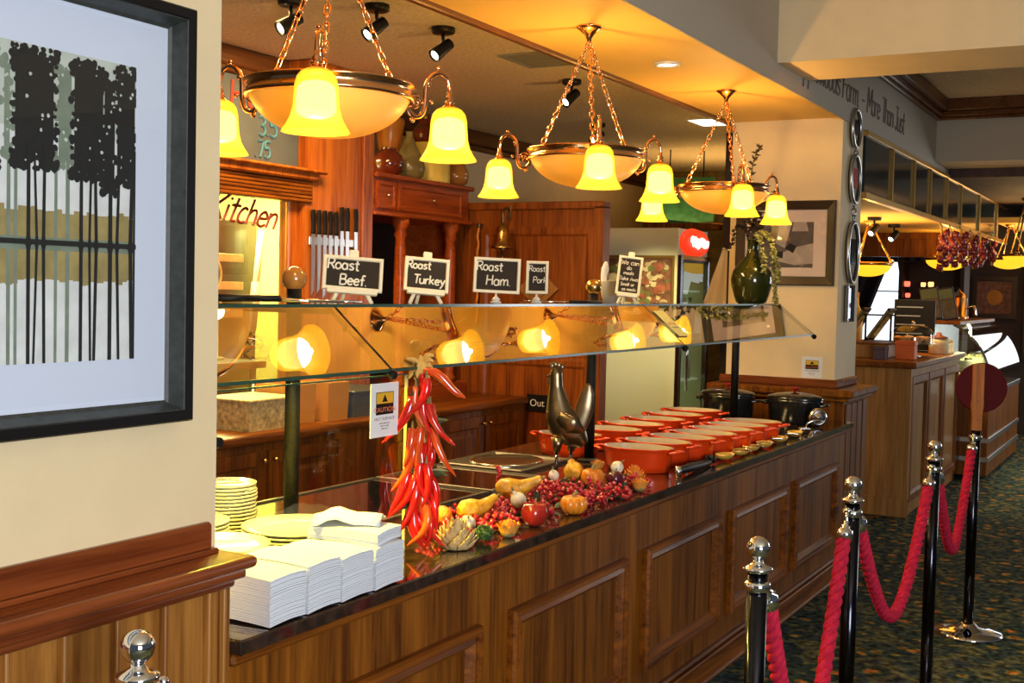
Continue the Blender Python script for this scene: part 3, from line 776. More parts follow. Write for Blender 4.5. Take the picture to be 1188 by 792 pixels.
# hot wells let into the worktop
for i, (a, b, lab) in enumerate(((2.75, 3.62, 'first'), (3.68, 4.05, 'second'))):
    t = thing('hot_plate', '%s black glass hot plate in the worktop behind the %s' % (('larger', 'chili string') if i == 0 else ('smaller', 'berry garland')), 'hot plate', (0, 0, 0), 0, 'hot plates in the counter')
    bm = nb(); box(bm, -2.58, -2.12, a, b, 0.8755, 0.884, 0.003); obj('plate', bm, M['black_gloss'], t)
    bm = nb(); frame_moulding(bm, 0.50, b-a+0.04, [(0, 0), (0, 0.012), (0.004, 0.014), (0.014, 0.014), (0.018, 0.009)], T(-2.35, (a+b)/2, 0.8752)); obj('rim', bm, M['rim_dark'], t)
sk = thing('food_well', 'stainless steel food well sunk in the worktop behind the rooster', 'food well')
bm = nb()
Mk = T(-2.42, 4.33, 0.8755)
frame_moulding(bm, 0.38, 0.44, [(0, 0), (0, 0.012), (0.006, 0.016), (0.025, 0.014), (0.035, 0.004), (0.05, 0.003)], Mk)
quad(bm, [(-0.15, -0.18, 0.004), (0.15, -0.18, 0.004), (0.15, 0.18, 0.004), (-0.15, 0.18, 0.004)], 0, Mk)
obj('surround', bm, M['rim_dark'], sk)
bm = nb(); lathe(bm, [(1.0, 0.006), (1.0, 0.016), (0.94, 0.018), (0.86, 0.012), (0.6, 0.007), (1e-4, 0.006)], Mk @ S(0.145, 0.175, 1), 40, caps=False); obj('basin', bm, M['steel_basin'], sk)

# ------------------------------------------------------------------ glass gantry
ga = thing('glass_gantry', 'dark metal gantry with glass shelf and sloping screen over the counter', 'gantry')
GXF, GXB, GZ = -2.0, -2.36, 1.545
GY0, GY1 = 1.75, 6.72
posts = (2.66, 4.62, 6.50)
for i, y in enumerate(posts):
    bm = nb(); cyl(bm, (-2.18, y, 0.8755), (-2.18, y, 1.585 if i < 2 else 1.534), 0.021, 20)
    lathe(bm, [(0.05, 0), (0.05, 0.008), (0.025, 0.014)], T(-2.18, y, 0.875), 24)
    p = obj('post', bm, M['post'], ga)
    if i < 2:
        bm = nb(); ball(bm, (-2.18, y, 1.612), 0.035, seg=28, rings=18); q = obj('ball_finial', bm, M['jar_amber'] if i == 0 else M['brass_dull'], p)
        q['label'] = 'amber wooden ball' if i == 0 else 'dull brass ball'
edges = [GY0, 2.60, 4.72, GY1]
for a, b in zip(edges[:-1], edges[1:]):
    bm = nb(); box(bm, GXB, GXF, a+0.004, b-0.004, GZ-0.010, GZ); g = obj('shelf_pane', bm, M['glass_shelf'], ga)
    bm = nb(); box(bm, GXF, GXF+0.003, a+0.004, b-0.004, GZ-0.011, GZ+0.001); obj('pane_edge', bm, M['glass_edge'], g)
    # sloping pane from the shelf front down and out over the plates
    bm = nb(); dx, dz = 0.185, -0.155; L = math.hypot(dx, dz); nx, nz = -dz/L, dx/L
    th = 0.006
    P = [(GXF+0.006, GZ-0.012), (GXF+0.006+dx, GZ-0.012+dz), (GXF+0.006+dx+nx*th, GZ-0.012+dz+nz*th), (GXF+0.006+nx*th, GZ-0.012+nz*th)]
    prism(bm, [(z, x) for (x, z) in P], (b-a)-0.012, Matrix(((0, 1, 0, 0), (0, 0, 1, a+0.006), (1, 0, 0, 0), (0, 0, 0, 1))))
    g = obj('screen_pane', bm, M['glass_slant'], ga)
    bm = nb(); box(bm, GXF+dx+0.002, GXF+dx+0.014, a+0.006, b-0.006, GZ+dz-0.016, GZ+dz-0.008); obj('pane_edge', bm, M['glass_edge'], g)
for y in (2.60, 4.72, 6.715):
    bm = nb(); p0 = Vector((GXF-0.01, y, GZ-0.008)); p1 = Vector((GXF+0.20, y, GZ-0.178))
    tube(bm, [p0, p1], 0.0105, 12); ball(bm, p1, 0.014)
    d = (p1-p0).normalized(); q = p0 + d*0.09
    cyl(bm, q+Vector((0, -0.022, 0.0)), q+Vector((0, 0.03, 0.0)), 0.008, 10)
    obj('bracket_arm', bm, M['post'], ga)
for y in posts:
    bm = nb(); cyl(bm, (GXB, y, GZ-0.02), (GXF, y, GZ-0.02), 0.009, 10); obj('shelf_bearer', bm, M['post'], ga)
# slender tie rods with knuckles behind the screen
for y in (2.92, 3.98):
    bm = nb(); tube(bm, [(-2.03, y+0.42, 1.50), (-1.93, y, 1.425)], 0.0035, 8)
    tube(bm, catmull([(-1.93, y, 1.425), (-1.95, y+0.18, 1.418), (-1.94, y+0.36, 1.425), (-1.96, y+0.5, 1.415)], 5), 0.005, 8); ball(bm, (-1.93, y-0.02, 1.425), 0.017, sc=(1, 0.8, 1.2)); ball(bm, (-1.93, y+0.05, 1.428), 0.011)
    obj('tie_rod', bm, M['post'], ga)
# lower vertical screen by the napkins
ls = thing('lower_screen', 'upright glass screen between the napkins and the plates', 'glass screen')
bm = nb(); box(bm, -1.843, -1.837, 1.95, 2.722, 0.876, 1.358); obj('pane', bm, M['glass'], ls)
bm = nb(); box(bm, -1.844, -1.836, 2.7222, 2.727, 0.876, 1.358); q = obj('pane_edge', bm, M['glass_edge_lit'], ls); q['label'] = 'glass edge coloured pale yellow as if lit'
bm = nb(); box(bm, -1.845, -1.835, 1.955, 2.72, 1.3585, 1.362); obj('top_edge', bm, M['glass_edge'], ls)
bm = nb(); cyl(bm, (-1.86, 1.972, 1.25), (-1.815, 1.972, 1.25), 0.012, 12); cyl(bm, (-1.84, 1.962, 0.876), (-1.84, 1.962, 1.358), 0.007, 8); obj('hinge_rod', bm, M['black'], ls)

# signs on glass and wall
def caution(name, label, Mx, w, h):
    t = thing(name, label, 'sign', group='hot surface caution notices')
    bm = nb(); box(bm, -w/2, w/2, -h/2, h/2, 0, 0.0012, 0, 0, Mx); obj('card', bm, M['paper'], t)
    bm = nb(); box(bm, -w*0.31, w*0.31, h*0.12, h*0.33, 0.0012, 0.0016, 0, 0, Mx); obj('yellow_panel', bm, M['warn_yellow'], t)
    bm = nb(); box(bm, -w*0.31, w*0.31, -h*0.08, h*0.12, 0.0012, 0.0016, 0, 0, Mx)
    prism(bm, [(-w*0.10, h*0.15), (w*0.10, h*0.15), (0, h*0.29)], 0.0008, Mx @ T(0, 0, 0.0012)); frame_moulding(bm, w*0.63, h*0.42, [(0, 0.0012), (0, 0.0018), (w*0.015, 0.0018), (w*0.015, 0.0012)], Mx @ T(0, h*0.125, 0))
    obj('black_panel', bm, M['black'], t)
    typed('caution_lettering', 'CAUTION', h*0.125, M['warn_red'], t, Mx @ T(0, -h*0.035, 0.0017), 0.0003, xs=0.85*w/h/0.62)
    typed('notice_lettering', 'HOT SURFACE', h*0.08, M['ink'], t, Mx @ T(0, -h*0.19, 0.0013), 0.0003, xs=w/h/0.72)
    typed('small_lettering', 'please take care\nwhen serving\nthank you', h*0.05, M['ink'], t, Mx @ T(0, -h*0.26, 0.0013), 0.0003)
caution('caution_sign', 'white caution hot surface notice stuck on the near glass screen', T(-1.8365, 2.618, 1.271) @ FX, 0.126, 0.142)
caution('caution_sign', 'small white caution notice pinned on the cream end wall', T(-1.91, 7.0995, 1.172) @ FY, 0.122, 0.125)
t = thing('price_card', 'yellow-lit printed card resting on the sloping glass', 'card')
dx, dz = 0.185, -0.155; L = math.hypot(dx, dz)
Mc = Matrix(((0, -dx/L, -dz/L, -1.905), (1, 0, 0, 4.80), (0, -dz/L, dx/L, 1.4585), (0, 0, 0, 1)))
Mc = Mc @ T(0, 0, 0.010)
bm = nb(); box(bm, -0.055, 0.055, -0.08, 0.08, 0, 0.0012, 0, 0, Mc); obj('card', bm, mat('card_lamplit_yellow', (0.95, 0.84, 0.28), 0.8), t)  # yellow lamp light put into the card's colour
typed('lettering', 'CAUTION', 0.022, M['warn_red'], t, Mc @ T(0, -0.01, 0.0014), 0.0002); typed('lettering', 'Hot Surface', 0.014, M['ink'], t, Mc @ T(0, -0.03, 0.0014), 0.0002)

# ------------------------------------------------------------------ chalk boards on the shelf
def chalk_lines(bm, lines, w, h, r):
    for (txt, x, y, hh) in lines:
        write(bm, txt, T(x, y, 0.0085), hh, r, 0, slant=0.08, track=1.0, jit=0.3)
def chalkboard(label, Y, X, yaw, w, h, lines, stand, r=0.0013, tilt=0.20, roll=0.0):
    t = thing('chalkboard', label, 'chalkboard sign', (X, Y, GZ), yaw, 'chalkboard signs on the glass shelf')
    z0 = 0.036
    Mb = T(0, 0, z0) @ RY(roll) @ RX(-tilt) @ Matrix(((1, 0, 0, 0), (0, 0, -1, 0), (0, 1, 0, 0), (0, 0, 0, 1))) @ T(0, h/2, 0)
    bm = nb(); box(bm, -w/2+0.004, w/2-0.004, -h/2+0.004, h/2-0.004, -0.002, 0.004, 0, 0, Mb); obj('slate', bm, M['slate'], t)
    bm = nb(); frame_moulding(bm, w, h, [(0, -0.004), (0, 0.007), (0.002, 0.009), (0.009, 0.009), (0.011, 0.004)], Mb); obj('frame', bm, M['ivory'], t)
    bm = nb()
    for (txt, x, y, hh) in lines: write(bm, txt, Mb @ T(x, y, 0.0050), hh, r, 0, slant=0.06, jit=0.25)
    obj('chalk_lettering', bm, M['chalk'], t)
    if stand == 'easel':
        bm = nb(); box(bm, -w*0.42, w*0.42, -h/2-0.010, -h/2+0.004, -0.004, 0.014, 0.002, 0, Mb); obj('ledge', bm, M['ivory'], t)
        for (sx, nm) in ((-1, 0), (1, 0)):
            bm = nb(); tube(bm, [Mb @ Vector((sx*w*0.24, -h/2-0.004, 0.0)), (sx*(w*0.24+0.016), -0.004, 0.0)], 0.0062, 6, flat=(1, 0.8), smooth=False); obj('leg', bm, M['ivory'], t)
        bm = nb(); tube(bm, [Mb @ Vector((0, h/2-0.01, -0.012)), (-w*0.15, 0.062, 0.0)], 0.0055, 6, smooth=False); obj('leg', bm, M['ivory'], t)
        bm = nb(); box(bm, -0.014, 0.014, h/2-0.004, h/2+0.020, -0.010, 0.006, 0.003, 0, Mb); obj('top_block', bm, M['ivory'], t)
    else:
        bm = nb(); lathe(bm, [(0.018, 0), (0.019, 0.006), (0.010, 0.011), (0.016, 0.014), (0.009, 0.021), (0.004, 0.026), (0.004, 0.038)], I4, 20)
        tube(bm, [(-0.011, -0.002, 0.045), (0, 0, 0.036), (0.011, -0.002, 0.045)], 0.0028, 6); obj('clip_stand', bm, M['white_plastic'], t)
    return t
cy = lambda a: math.radians(a)
chalkboard('chalkboard reading Roast Beef on a white easel', 2.80, -2.085, cy(41), 0.172, 0.100,
           [('Roast', -0.072, 0.010, 0.030), ('Beef.', -0.036, -0.034, 0.030)], 'easel', 0.0026, 0.22, 0.06)
chalkboard('chalkboard reading Roast Turkey on a white easel', 3.185, -2.085, cy(40), 0.142, 0.110,
           [('Roast', -0.062, 0.018, 0.025), ('Turkey', -0.040, -0.030, 0.028)], 'easel', 0.0026, 0.24, 0.07)
chalkboard('chalkboard reading Roast Ham on a round clip stand', 3.63, -2.085, cy(36), 0.162, 0.122,
           [('Roast', -0.070, 0.016, 0.030), ('Ham.', -0.036, -0.034, 0.034)], 'clip', 0.0025, 0.03, 0.03)
chalkboard('narrow chalkboard reading Roast Pork on a round clip stand', 3.93, -2.085, cy(28), 0.082, 0.120,
           [('Roast', -0.030, 0.022, 0.020), ('Pork', -0.014, -0.020, 0.022)], 'clip', 0.0016, 0.03, 0.01)
chalkboard('tall chalkboard offering take away on an ivory easel', 4.79, -2.10, cy(26), 0.105, 0.172,
           [('We can', -0.040, 0.048, 0.020), ('do', -0.014, 0.026, 0.017), ('meals', -0.026, 0.004, 0.015), ('Take Away', -0.042, -0.022, 0.016), ('Small or', -0.034, -0.046, 0.014), ('as meals', -0.026, -0.067, 0.013)], 'easel', 0.0012, 0.24, 0.10)
# things lying on the shelf
t = thing('carving_steel', 'black handled carving steel lying on the near end of the shelf', 'carving steel')
bm = nb(); tube(bm, [(-2.20, 2.36, GZ+0.012), (-2.15, 2.56, GZ+0.012)], [0.010, 0.011, 0.009], 12); obj('handle', bm, M['black'], t)
bm = nb(); tube(bm, [(-2.15, 2.56, GZ+0.008), (-2.05, 2.80, GZ+0.005)], [0.005, 0.004], 10); obj('rod', bm, M['chrome'], t)
t = thing('carving_fork', 'steel carving fork lying beside the second post', 'fork')
bm = nb(); tube(bm, [(-2.12, 4.28, GZ+0.006), (-2.06, 4.44, GZ+0.006)], 0.006, 10); obj('handle', bm, M['black'], t)
bm = nb(); tube(bm, [(-2.12, 4.28, GZ+0.006), (-2.16, 4.17, GZ+0.005)], 0.003, 8)
for s in (-1, 1): tube(bm, catmull([(-2.16, 4.17, GZ+0.005), (-2.165+0.010*s, 4.155, GZ+0.005), (-2.20+0.010*s, 4.06, GZ+0.008)], 4), 0.002, 6)
obj('tines', bm, M['chrome'], t)
t = thing('paper_cup', 'white paper cup holding a rolled napkin behind the brass ball', 'cup', (-2.24, 4.92, GZ))
bm = nb(); lathe(bm, [(0.032, 0), (0.040, 0.095), (0.042, 0.098), (0.037, 0.096), (0.030, 0.006)], I4, 24); obj('cup', bm, M['white_plastic'], t)
bm = nb(); tube(bm, catmull([(-0.03, 0, 0.02), (-0.032, 0, 0.11), (-0.028, 0.004, 0.150), (-0.022, 0, 0.182)], 4), [0.010, 0.014, 0.018, 0.006], 10); obj('rolled_napkin', bm, M['paper'], t)

# green bottle vase with dried foliage
t = thing('bottle_vase', 'big dark green bottle holding trailing dried foliage at the far shelf end', 'vase', (-2.10, 6.50, GZ))
bm = nb()
lathe(bm, [(0.070, 0), (0.082, 0.006), (0.096, 0.04), (0.112, 0.10), (0.116, 0.135), (0.108, 0.175), (0.085, 0.21), (0.055, 0.24), (0.036, 0.262), (0.030, 0.30), (0.030, 0.345), (0.036, 0.35), (0.036, 0.36), (0.028, 0.36)], I4, 40)
obj('bottle', bm, M['bottle'], t)
random.seed(3)
def leaf(bm, p, d, l, w, mi=0):
    d = Vector(d).normalized(); s = d.cross(Vector((random.uniform(-1, 1), random.uniform(-1, 1), random.uniform(-1, 1)))).normalized(); u = d.cross(s)*0.15
    p = Vector(p)
    pts = [p, p+d*l*0.35+s*w, p+d*l, p+d*l*0.35-s*w]
    vs = [bm.verts.new(q) for q in (pts[0], pts[1], pts[2]+u*l, pts[3])]
    f = bm.faces.new(vs); f.material_index = mi
stems = [[(0, 0, 0.34), (0.01, 0, 0.50), (-0.02, -0.02, 0.66), (0.005, -0.03, 0.80), (0.03, -0.03, 0.86)],
         [(0, 0, 0.34), (-0.03, 0.01, 0.48), (-0.10, 0.0, 0.58), (-0.17, -0.01, 0.66)],
         [(0, 0, 0.34), (0.06, 0.0, 0.46), (0.11, -0.01, 0.56), (0.12, -0.02, 0.62)],
         [(0, 0, 0.34), (-0.06, 0, 0.42), (-0.11, 0, 0.40), (-0.12, -0.02, 0.30)]]
trail = [[(0, 0, 0.35), (0.06, -0.03, 0.40), (0.12, -0.05, 0.34), (0.14, -0.06, 0.22), (0.155, -0.06, 0.10), (0.16, -0.06, 0.005)],
         [(0, 0, 0.35), (0.05, -0.05, 0.37), (0.085, -0.09, 0.28), (0.105, -0.10, 0.18)],
         [(0, 0, 0.35), (0.08, 0.01, 0.36), (0.13, 0.0, 0.26), (0.15, 0.0, 0.16)]]
bm = nb()
for st in stems: tube(bm, catmull(st, 5), [0.004, 0.0025, 0.001], 6)
for st in trail: tube(bm, catmull(st, 5), [0.003, 0.002, 0.001], 6)
obj('stems', bm, M['leaf_dark'], t)
bm = nb()
for st in stems:
    for q in catmull(st, 12)[6:]:
        for k in range(2):
            leaf(bm, q, (random.uniform(-1, 1), random.uniform(-1, 1), random.uniform(-0.2, 1)), random.uniform(0.018, 0.04), 0.008)
for k in range(150):
    a = random.uniform(0, 2*PI); rr = random.uniform(0, 0.07)
    leaf(bm, (rr*math.cos(a), rr*math.sin(a), random.uniform(0.36, 0.62)), (random.uniform(-1, 1), random.uniform(-1, 1), random.uniform(-0.6, 0.8)), random.uniform(0.03, 0.06), 0.014)
o = obj('dark_foliage', bm, M['leaf_dark'], t); o['kind'] = 'stuff'
bm = nb()
for st in trail:
    for q in catmull(st, 14)[8:]:
        for k in range(4):
            leaf(bm, q, (random.uniform(-1, 1), random.uniform(-1, 1), random.uniform(-1, 0.3)), random.uniform(0.016, 0.032), 0.008)
o = obj('trailing_leaves', bm, M['leaf_pale'], t); o['kind'] = 'stuff'

# ------------------------------------------------------------------ napkins
random.seed(11)
NG = 'white paper napkins in the pile'
def napkin_mesh(w, d, h, wav):
    b = nb()
    nx, ny = 6, 6
    top = {}; bot = {}
    for i in range(nx+1):
        for j in range(ny+1):
            x, y = -d/2+d*i/nx, -w/2+w*j/ny
            z = wav*math.sin(3*y/w+1.2)*0.5 + wav*0.35*math.cos(4*x/d)
            top[i, j] = b.verts.new((x, y, z+h)); bot[i, j] = b.verts.new((x, y, z))
    for i in range(nx):
        for j in range(ny):
            b.faces.new((top[i, j], top[i+1, j], top[i+1, j+1], top[i, j+1])); b.faces.new((bot[i, j], bot[i, j+1], bot[i+1, j+1], bot[i+1, j]))
    for i in range(nx):
        b.faces.new((bot[i, 0], bot[i+1, 0], top[i+1, 0], top[i, 0])); b.faces.new((bot[i+1, ny], bot[i, ny], top[i, ny], top[i+1, ny]))
    for j in range(ny):
        b.faces.new((bot[0, j+1], bot[0, j], top[0, j], top[0, j+1])); b.faces.new((bot[nx, j], bot[nx, j+1], top[nx, j+1], top[nx, j]))
    return b
proto = obj('paper_napkin', napkin_mesh(0.118, 0.195, 0.0041, 0.007), M['napkin'])
first = True
piles = ((2.002, 'nearest', 20, 0.0), (2.128, 'second nearest', 21, 0.02), (2.252, 'third nearest', 20, -0.01), (2.378, 'farthest', 26, 0.03))
for (py, nm, n, rz) in piles:
    for k in range(n):
        o = proto if first else proto.copy()
        if not first: COL.objects.link(o)
        first = False
        lift = 0.010 if (nm == 'farthest' and k > 19) else 0.0
        o.location = (-1.742+random.uniform(-0.0015, 0.0015)-(0.012 if lift else 0), py+random.uniform(-0.0012, 0.0012)+(0.006 if lift else 0), 0.8755+0.004+k*0.0050+(0.0015 if lift else 0))
        o.rotation_euler = (0, 0, rz*0.5+random.uniform(-0.004, 0.004)+(0.10 if lift else 0))
        if k == n-1: tag(o, 'topmost white napkin of the %s pile on the counter edge' % nm, 'napkin', NG)
        elif k == 0: tag(o, 'bottom white napkin of the %s pile on the counter edge' % nm, 'napkin', NG)
        else: tag(o, 'white paper napkin inside the %s pile on the counter edge' % nm, 'napkin', NG)
bm = nb()
P = []
for i in range(9):
    for j in range(7):
        x, y = -0.085+0.17*i/8, -0.065+0.13*j/6
        P.append(bm.verts.new((x, y, 0.012+0.024*math.exp(-((x+0.03)/0.035)**2)+0.010*math.sin(5*y/0.1+2)+0.006*math.sin(30*x))))
for i in range(8):
    for j in range(6): bm.faces.new((P[i*7+j], P[(i+1)*7+j], P[(i+1)*7+j+1], P[i*7+j+1]))
for f in bm.faces: f.smooth = True
o = obj('paper_napkin', bm, M['napkin'], None, (-1.785, 2.40, 1.011), (0, 0, 0.5))
sm = o.modifiers.new('thick', 'SOLIDIFY'); sm.thickness = 0.002
tag(o, 'crumpled loose napkin lying on top of the farthest napkin pile', 'napkin', NG)

# ------------------------------------------------------------------ plates
PL = [(0.0, 0.0), (0.62, 0.0), (0.66, 0.004), (0.72, 0.006), (1.0, 0.016), (1.0, 0.020), (0.72, 0.0105), (0.64, 0.008), (0.0, 0.007)]
def plate_stack(x, y, r, n, where, pitch=0.0105, tilt=0.0):
    bm = nb(); lathe(bm, [(max(a*r, 1e-5), z) for a, z in PL], I4, 48, caps=False)
    pr = obj('dinner_plate', bm, M['china'])
    for k in range(n):
        o = pr if k == 0 else pr.copy()
        if k: COL.objects.link(o)
        o.location = (x+random.uniform(-0.002, 0.002), y+random.uniform(-0.002, 0.002), 0.8755+k*pitch)
        nm = {0: 'bottom', n-1: 'topmost'}.get(k)
        lab = ('%s cream plate of the stack %s' % (nm, where)) if nm else ('cream plate in the middle of the stack %s' % where)
        tag(o, lab, 'plate', 'cream plates stacked on the counter')
plate_stack(-2.005, 2.475, 0.145, 8, 'right behind the napkins')
plate_stack(-1.985, 2.150, 0.125, 9, 'beside the wooden rail end')
plate_stack(-2.315, 2.40, 0.105, 7, 'behind the rail end, mid-sized')
plate_stack(-2.40, 2.64, 0.085, 13, 'at the far left, smallest')

# ------------------------------------------------------------------ chili string
random.seed(5)
t = thing('chili_string', 'long string of glossy red chilies hanging at the end of the glass screen', 'chili string', (-1.80, 2.745, 0))
RV = Vector((math.cos(0.507+0.08), math.sin(0.507+0.08), 0)); DV = Vector((-RV.y, RV.x, 0))   # across and along the string's face
bm = nb()
tube(bm, catmull([(0.0, -0.01, 1.40), (0.004, 0.0, 1.30), (0.0, 0.004, 1.15), (0.006, 0, 1.00), (0.0, 0, 0.93)], 6), [0.006, 0.007, 0.007, 0.006, 0.004], 8)
obj('cord', bm, M['raffia'], t)
bm = nb()
for k in range(13):
    a = random.uniform(-1, 1)
    p0 = Vector((0, -0.005, 1.385)); s = random.choice((-1, 1))
    end = p0 + RV*random.uniform(-0.055, 0.045) + DV*random.uniform(-0.02, 0.01) + Vector((0, 0, random.uniform(-0.05, 0.03)))
    mid = (p0+end)/2 + Vector((0, 0, random.uniform(0.0, 0.025)))
    tube(bm, catmull([p0, mid, end], 5), [0.005, 0.007, 0.003], 7)
ball(bm, (0, -0.005, 1.375), 0.018, sc=(1, 1, 1.3))
tube(bm, catmull([(0, 0, 1.37), (-0.02, -0.012, 1.30), (0.0, -0.01, 1.22), (0.015, 0, 1.17)], 5), [0.007, 0.005, 0.003], 7)
obj('raffia_bow', bm, M['raffia'], t)
def chili(p, s, L, bend, r, mi, out):
    """p top point; s sideways lean; L length"""
    bm = nb()
    p = Vector(p)
    pts = [p, p+RV*s*L*0.25-DV*out*0.2+Vector((0, 0, -L*0.33)), p+RV*(s*L*0.38+bend*L*0.2)-DV*out*0.3+Vector((0, 0, -L*0.68)), p+RV*(s*L*0.36+bend*L*0.62)-DV*out*0.2+Vector((0, 0, -L))]
    c = catmull(pts, 5)
    tube(bm, c, [r*0.75, r, r*1.02, r*0.9, r*0.68, r*0.42, r*0.12], 10)
    o = obj('chili', bm, [M['red'], M['red_orange']][mi], t)
    bm = nb(); tube(bm, [p+Vector((0, 0, 0.020)), p+Vector((0, 0, 0.004)), p-Vector((0, 0, 0.003))], [0.002, 0.0035, r*0.66], 8); obj('chili_stem', bm, M['stem'], o)
rows = [(1.345, 3), (1.285, 4), (1.225, 4), (1.165, 4), (1.105, 5), (1.045, 5), (0.995, 5)]
for zi, n in rows:
    for k in range(n):
        s = -0.5+1.0*(k+0.5)/n + random.uniform(-0.2, 0.2)
        L = random.uniform(0.10, 0.14)
        if zi-L < 0.885: L = zi-0.887
        chili(Vector((0, 0, zi+random.uniform(-0.02, 0.02)))+RV*s*0.058-DV*random.uniform(0.008, 0.034), s*0.75+random.uniform(-0.25, 0.25), L, random.uniform(-0.9, 0.9), random.uniform(0.0095, 0.0135), 0 if random.random() < 0.65 else 1, random.uniform(0.0, 0.05))
# the one that sticks out at upper right
bm = nb(); c = catmull([Vector((0, 0, 1.372))-DV*0.012, Vector((0, 0, 1.362))-DV*0.02+RV*0.04, Vector((0, 0, 1.318))-DV*0.02+RV*0.085, Vector((0, 0, 1.300))-DV*0.02+RV*0.115], 6)
tube(bm, c, [0.010, 0.013, 0.012, 0.009, 0.002], 10); obj('chili', bm, M['red_orange'], t)
for k, (z, s) in enumerate(((1.23, 0.05), (1.10, 0.055), (1.33, -0.02), (1.02, -0.045))):
    bm = nb()
    for q in range(3): leaf(bm, Vector((0, 0, z))+RV*s*0.5-DV*0.01, RV*s*12+Vector((0, 0, random.uniform(-0.8, 0.5)))-DV*0.3, 0.055, 0.013)
    obj('leaf', bm, M['leaf'], t)

# ------------------------------------------------------------------ garland of gourds, berries and fruit
def rib_fn(n, depth): return lambda a, z: 1 - depth*(0.5+0.5*math.cos(n*a))**3
ZT = 0.8755
def pumpkin(label, x, y, r, h, m, cat='pumpkin', ribs=9, dep=0.14, z=ZT, name='pumpkin'):
    t = thing(name, label, cat, (x, y, z), random.uniform(0, 1))
    bm = nb(); n = 12
    prof = [(max(1e-4, r*abs(math.sin(PI*i/n))**0.75), h*(0.5-0.5*math.cos(PI*i/n)) - (0.12*h*math.exp(-((n-i)/2.0)**2))) for i in range(n+1)]
    lathe(bm, prof, I4, 54, rib=rib_fn(ribs, dep), caps=False); obj('flesh', bm, m, t)
    bm = nb(); tube(bm, catmull([(0, 0, h*0.8), (0.002, 0, h*0.98), (0.010, 0.004, h*1.12)], 4), [0.009, 0.006, 0.007], 8, smooth=False); obj('stalk', bm, M['stem'], t)
    return t
def gourd(label, x, y, r, neck, ang, m, z=ZT, tip=0.5):
    t = thing('gourd', label, 'gourd', (x, y, z), ang)
    bm = nb()
    c = catmull([(-r*0.9, 0, r*0.9), (-r*0.3, 0, r), (r*0.5, 0, r*1.02), (r*1.1+neck*0.3, 0, r*1.15), (r*1.1+neck, 0, r*(1.1+tip)), (r*1.2+neck*1.3, 0, r*(1.0+tip*1.6))], 5)
    tube(bm, c, [r*0.35, r*0.92, r, r*0.72, r*0.42, r*0.36], 20)
    obj('body', bm, m, t)
    bm = nb(); tube(bm, [(r*1.2+neck*1.3, 0, r*(1.0+tip*1.6)), (r*1.3+neck*1.45, 0, r*(1.05+tip*1.9))], [r*0.15, r*0.10], 8); obj('stalk', bm, M['stem'], t)
    return t
def garlic(label, x, y, r, z=ZT, ang=0.0, tilt=0.5):
    t = thing('garlic_bulb', label, 'garlic', (x, y, z), ang)
    bm = nb(); Mg = T(0, 0, r*0.9) @ RX(tilt)
    n = 12
    lathe(bm, [(max(1e-4, r*math.sin(PI*i/n)**0.8*(1-0.25*i/n)), -r*0.85*math.cos(PI*i/n)) for i in range(n)]+[(r*0.16, r*1.05), (r*0.12, r*1.4)], Mg, 40, rib=rib_fn(8, 0.10)); obj('bulb', bm, M['garlic'], t)
    bm = nb(); tube(bm, [Mg @ Vector((0, 0, r*1.3)), Mg @ Vector((r*0.1, 0, r*1.85))], [r*0.13, r*0.10], 8); obj('neck', bm, M['stem'], t)
def apple(label, x, y, r, m, cat='apple', z=ZT, name='apple'):
    t = thing(name, label, cat, (x, y, z))
    bm = nb(); n = 14
    lathe(bm, [(max(1e-4, r*math.sin(PI*i/n)**0.85*(0.90+0.14*i/n)), r*(0.92-0.95*math.cos(PI*i/n)) - 0.30*r*math.exp(-((n-i)/1.6)**2) + 0.10*r*math.exp(-(i/1.5)**2)) for i in range(n+1)], I4, 36, rib=lambda a, z: 1+0.03*math.cos(5*a), caps=False); obj('flesh', bm, m, t)
    bm = nb(); tube(bm, [(0, 0, r*1.45), (0.003, 0.002, r*2.05)], [0.0022, 0.003], 6); obj('stalk', bm, M['stem'], t)
def artichoke(label, x, y, r, m=None, z=ZT):
    t = thing('artichoke', label, 'artichoke', (x, y, z))
    bm = nb(); lathe(bm, [(r*0.3, 0), (r*0.75, r*0.25), (r*0.8, r*0.7), (r*0.5, r*1.2), (r*0.15, r*1.4)], I4, 24); obj('heart', bm, M['artichoke'], t)
    bm = nb()
    for lv in range(6):
        nl = 10-lv; zz = r*(0.06+0.20*lv); rr = r*(0.90 if lv < 3 else 0.90-0.22*(lv-2)); up = -0.9+0.22*lv
        for k in range(nl):
            a = 2*PI*(k+0.5*(lv % 2))/nl
            Ml = RZ(a) @ T(rr*0.82, 0, zz) @ RY(-up*0.5)
            l = r*0.66; w = r*0.27
            vs = [bm.verts.new(Ml @ Vector(p)) for p in ((0, -w*0.8, 0), (r*0.08, -w, l*0.5), (r*0.22, 0, l*1.05), (r*0.08, w, l*0.5), (0, w*0.8, 0), (r*0.16, 0, l*0.45))]
            for f in ((0, 1, 5), (1, 2, 5), (2, 3, 5), (3, 4, 5), (4, 0, 5)): bm.faces.new([vs[i] for i in f])
    o = obj('leaves', bm, m or M['artichoke'], t)
    s = o.modifiers.new('thick', 'SOLIDIFY'); s.thickness = 0.0025
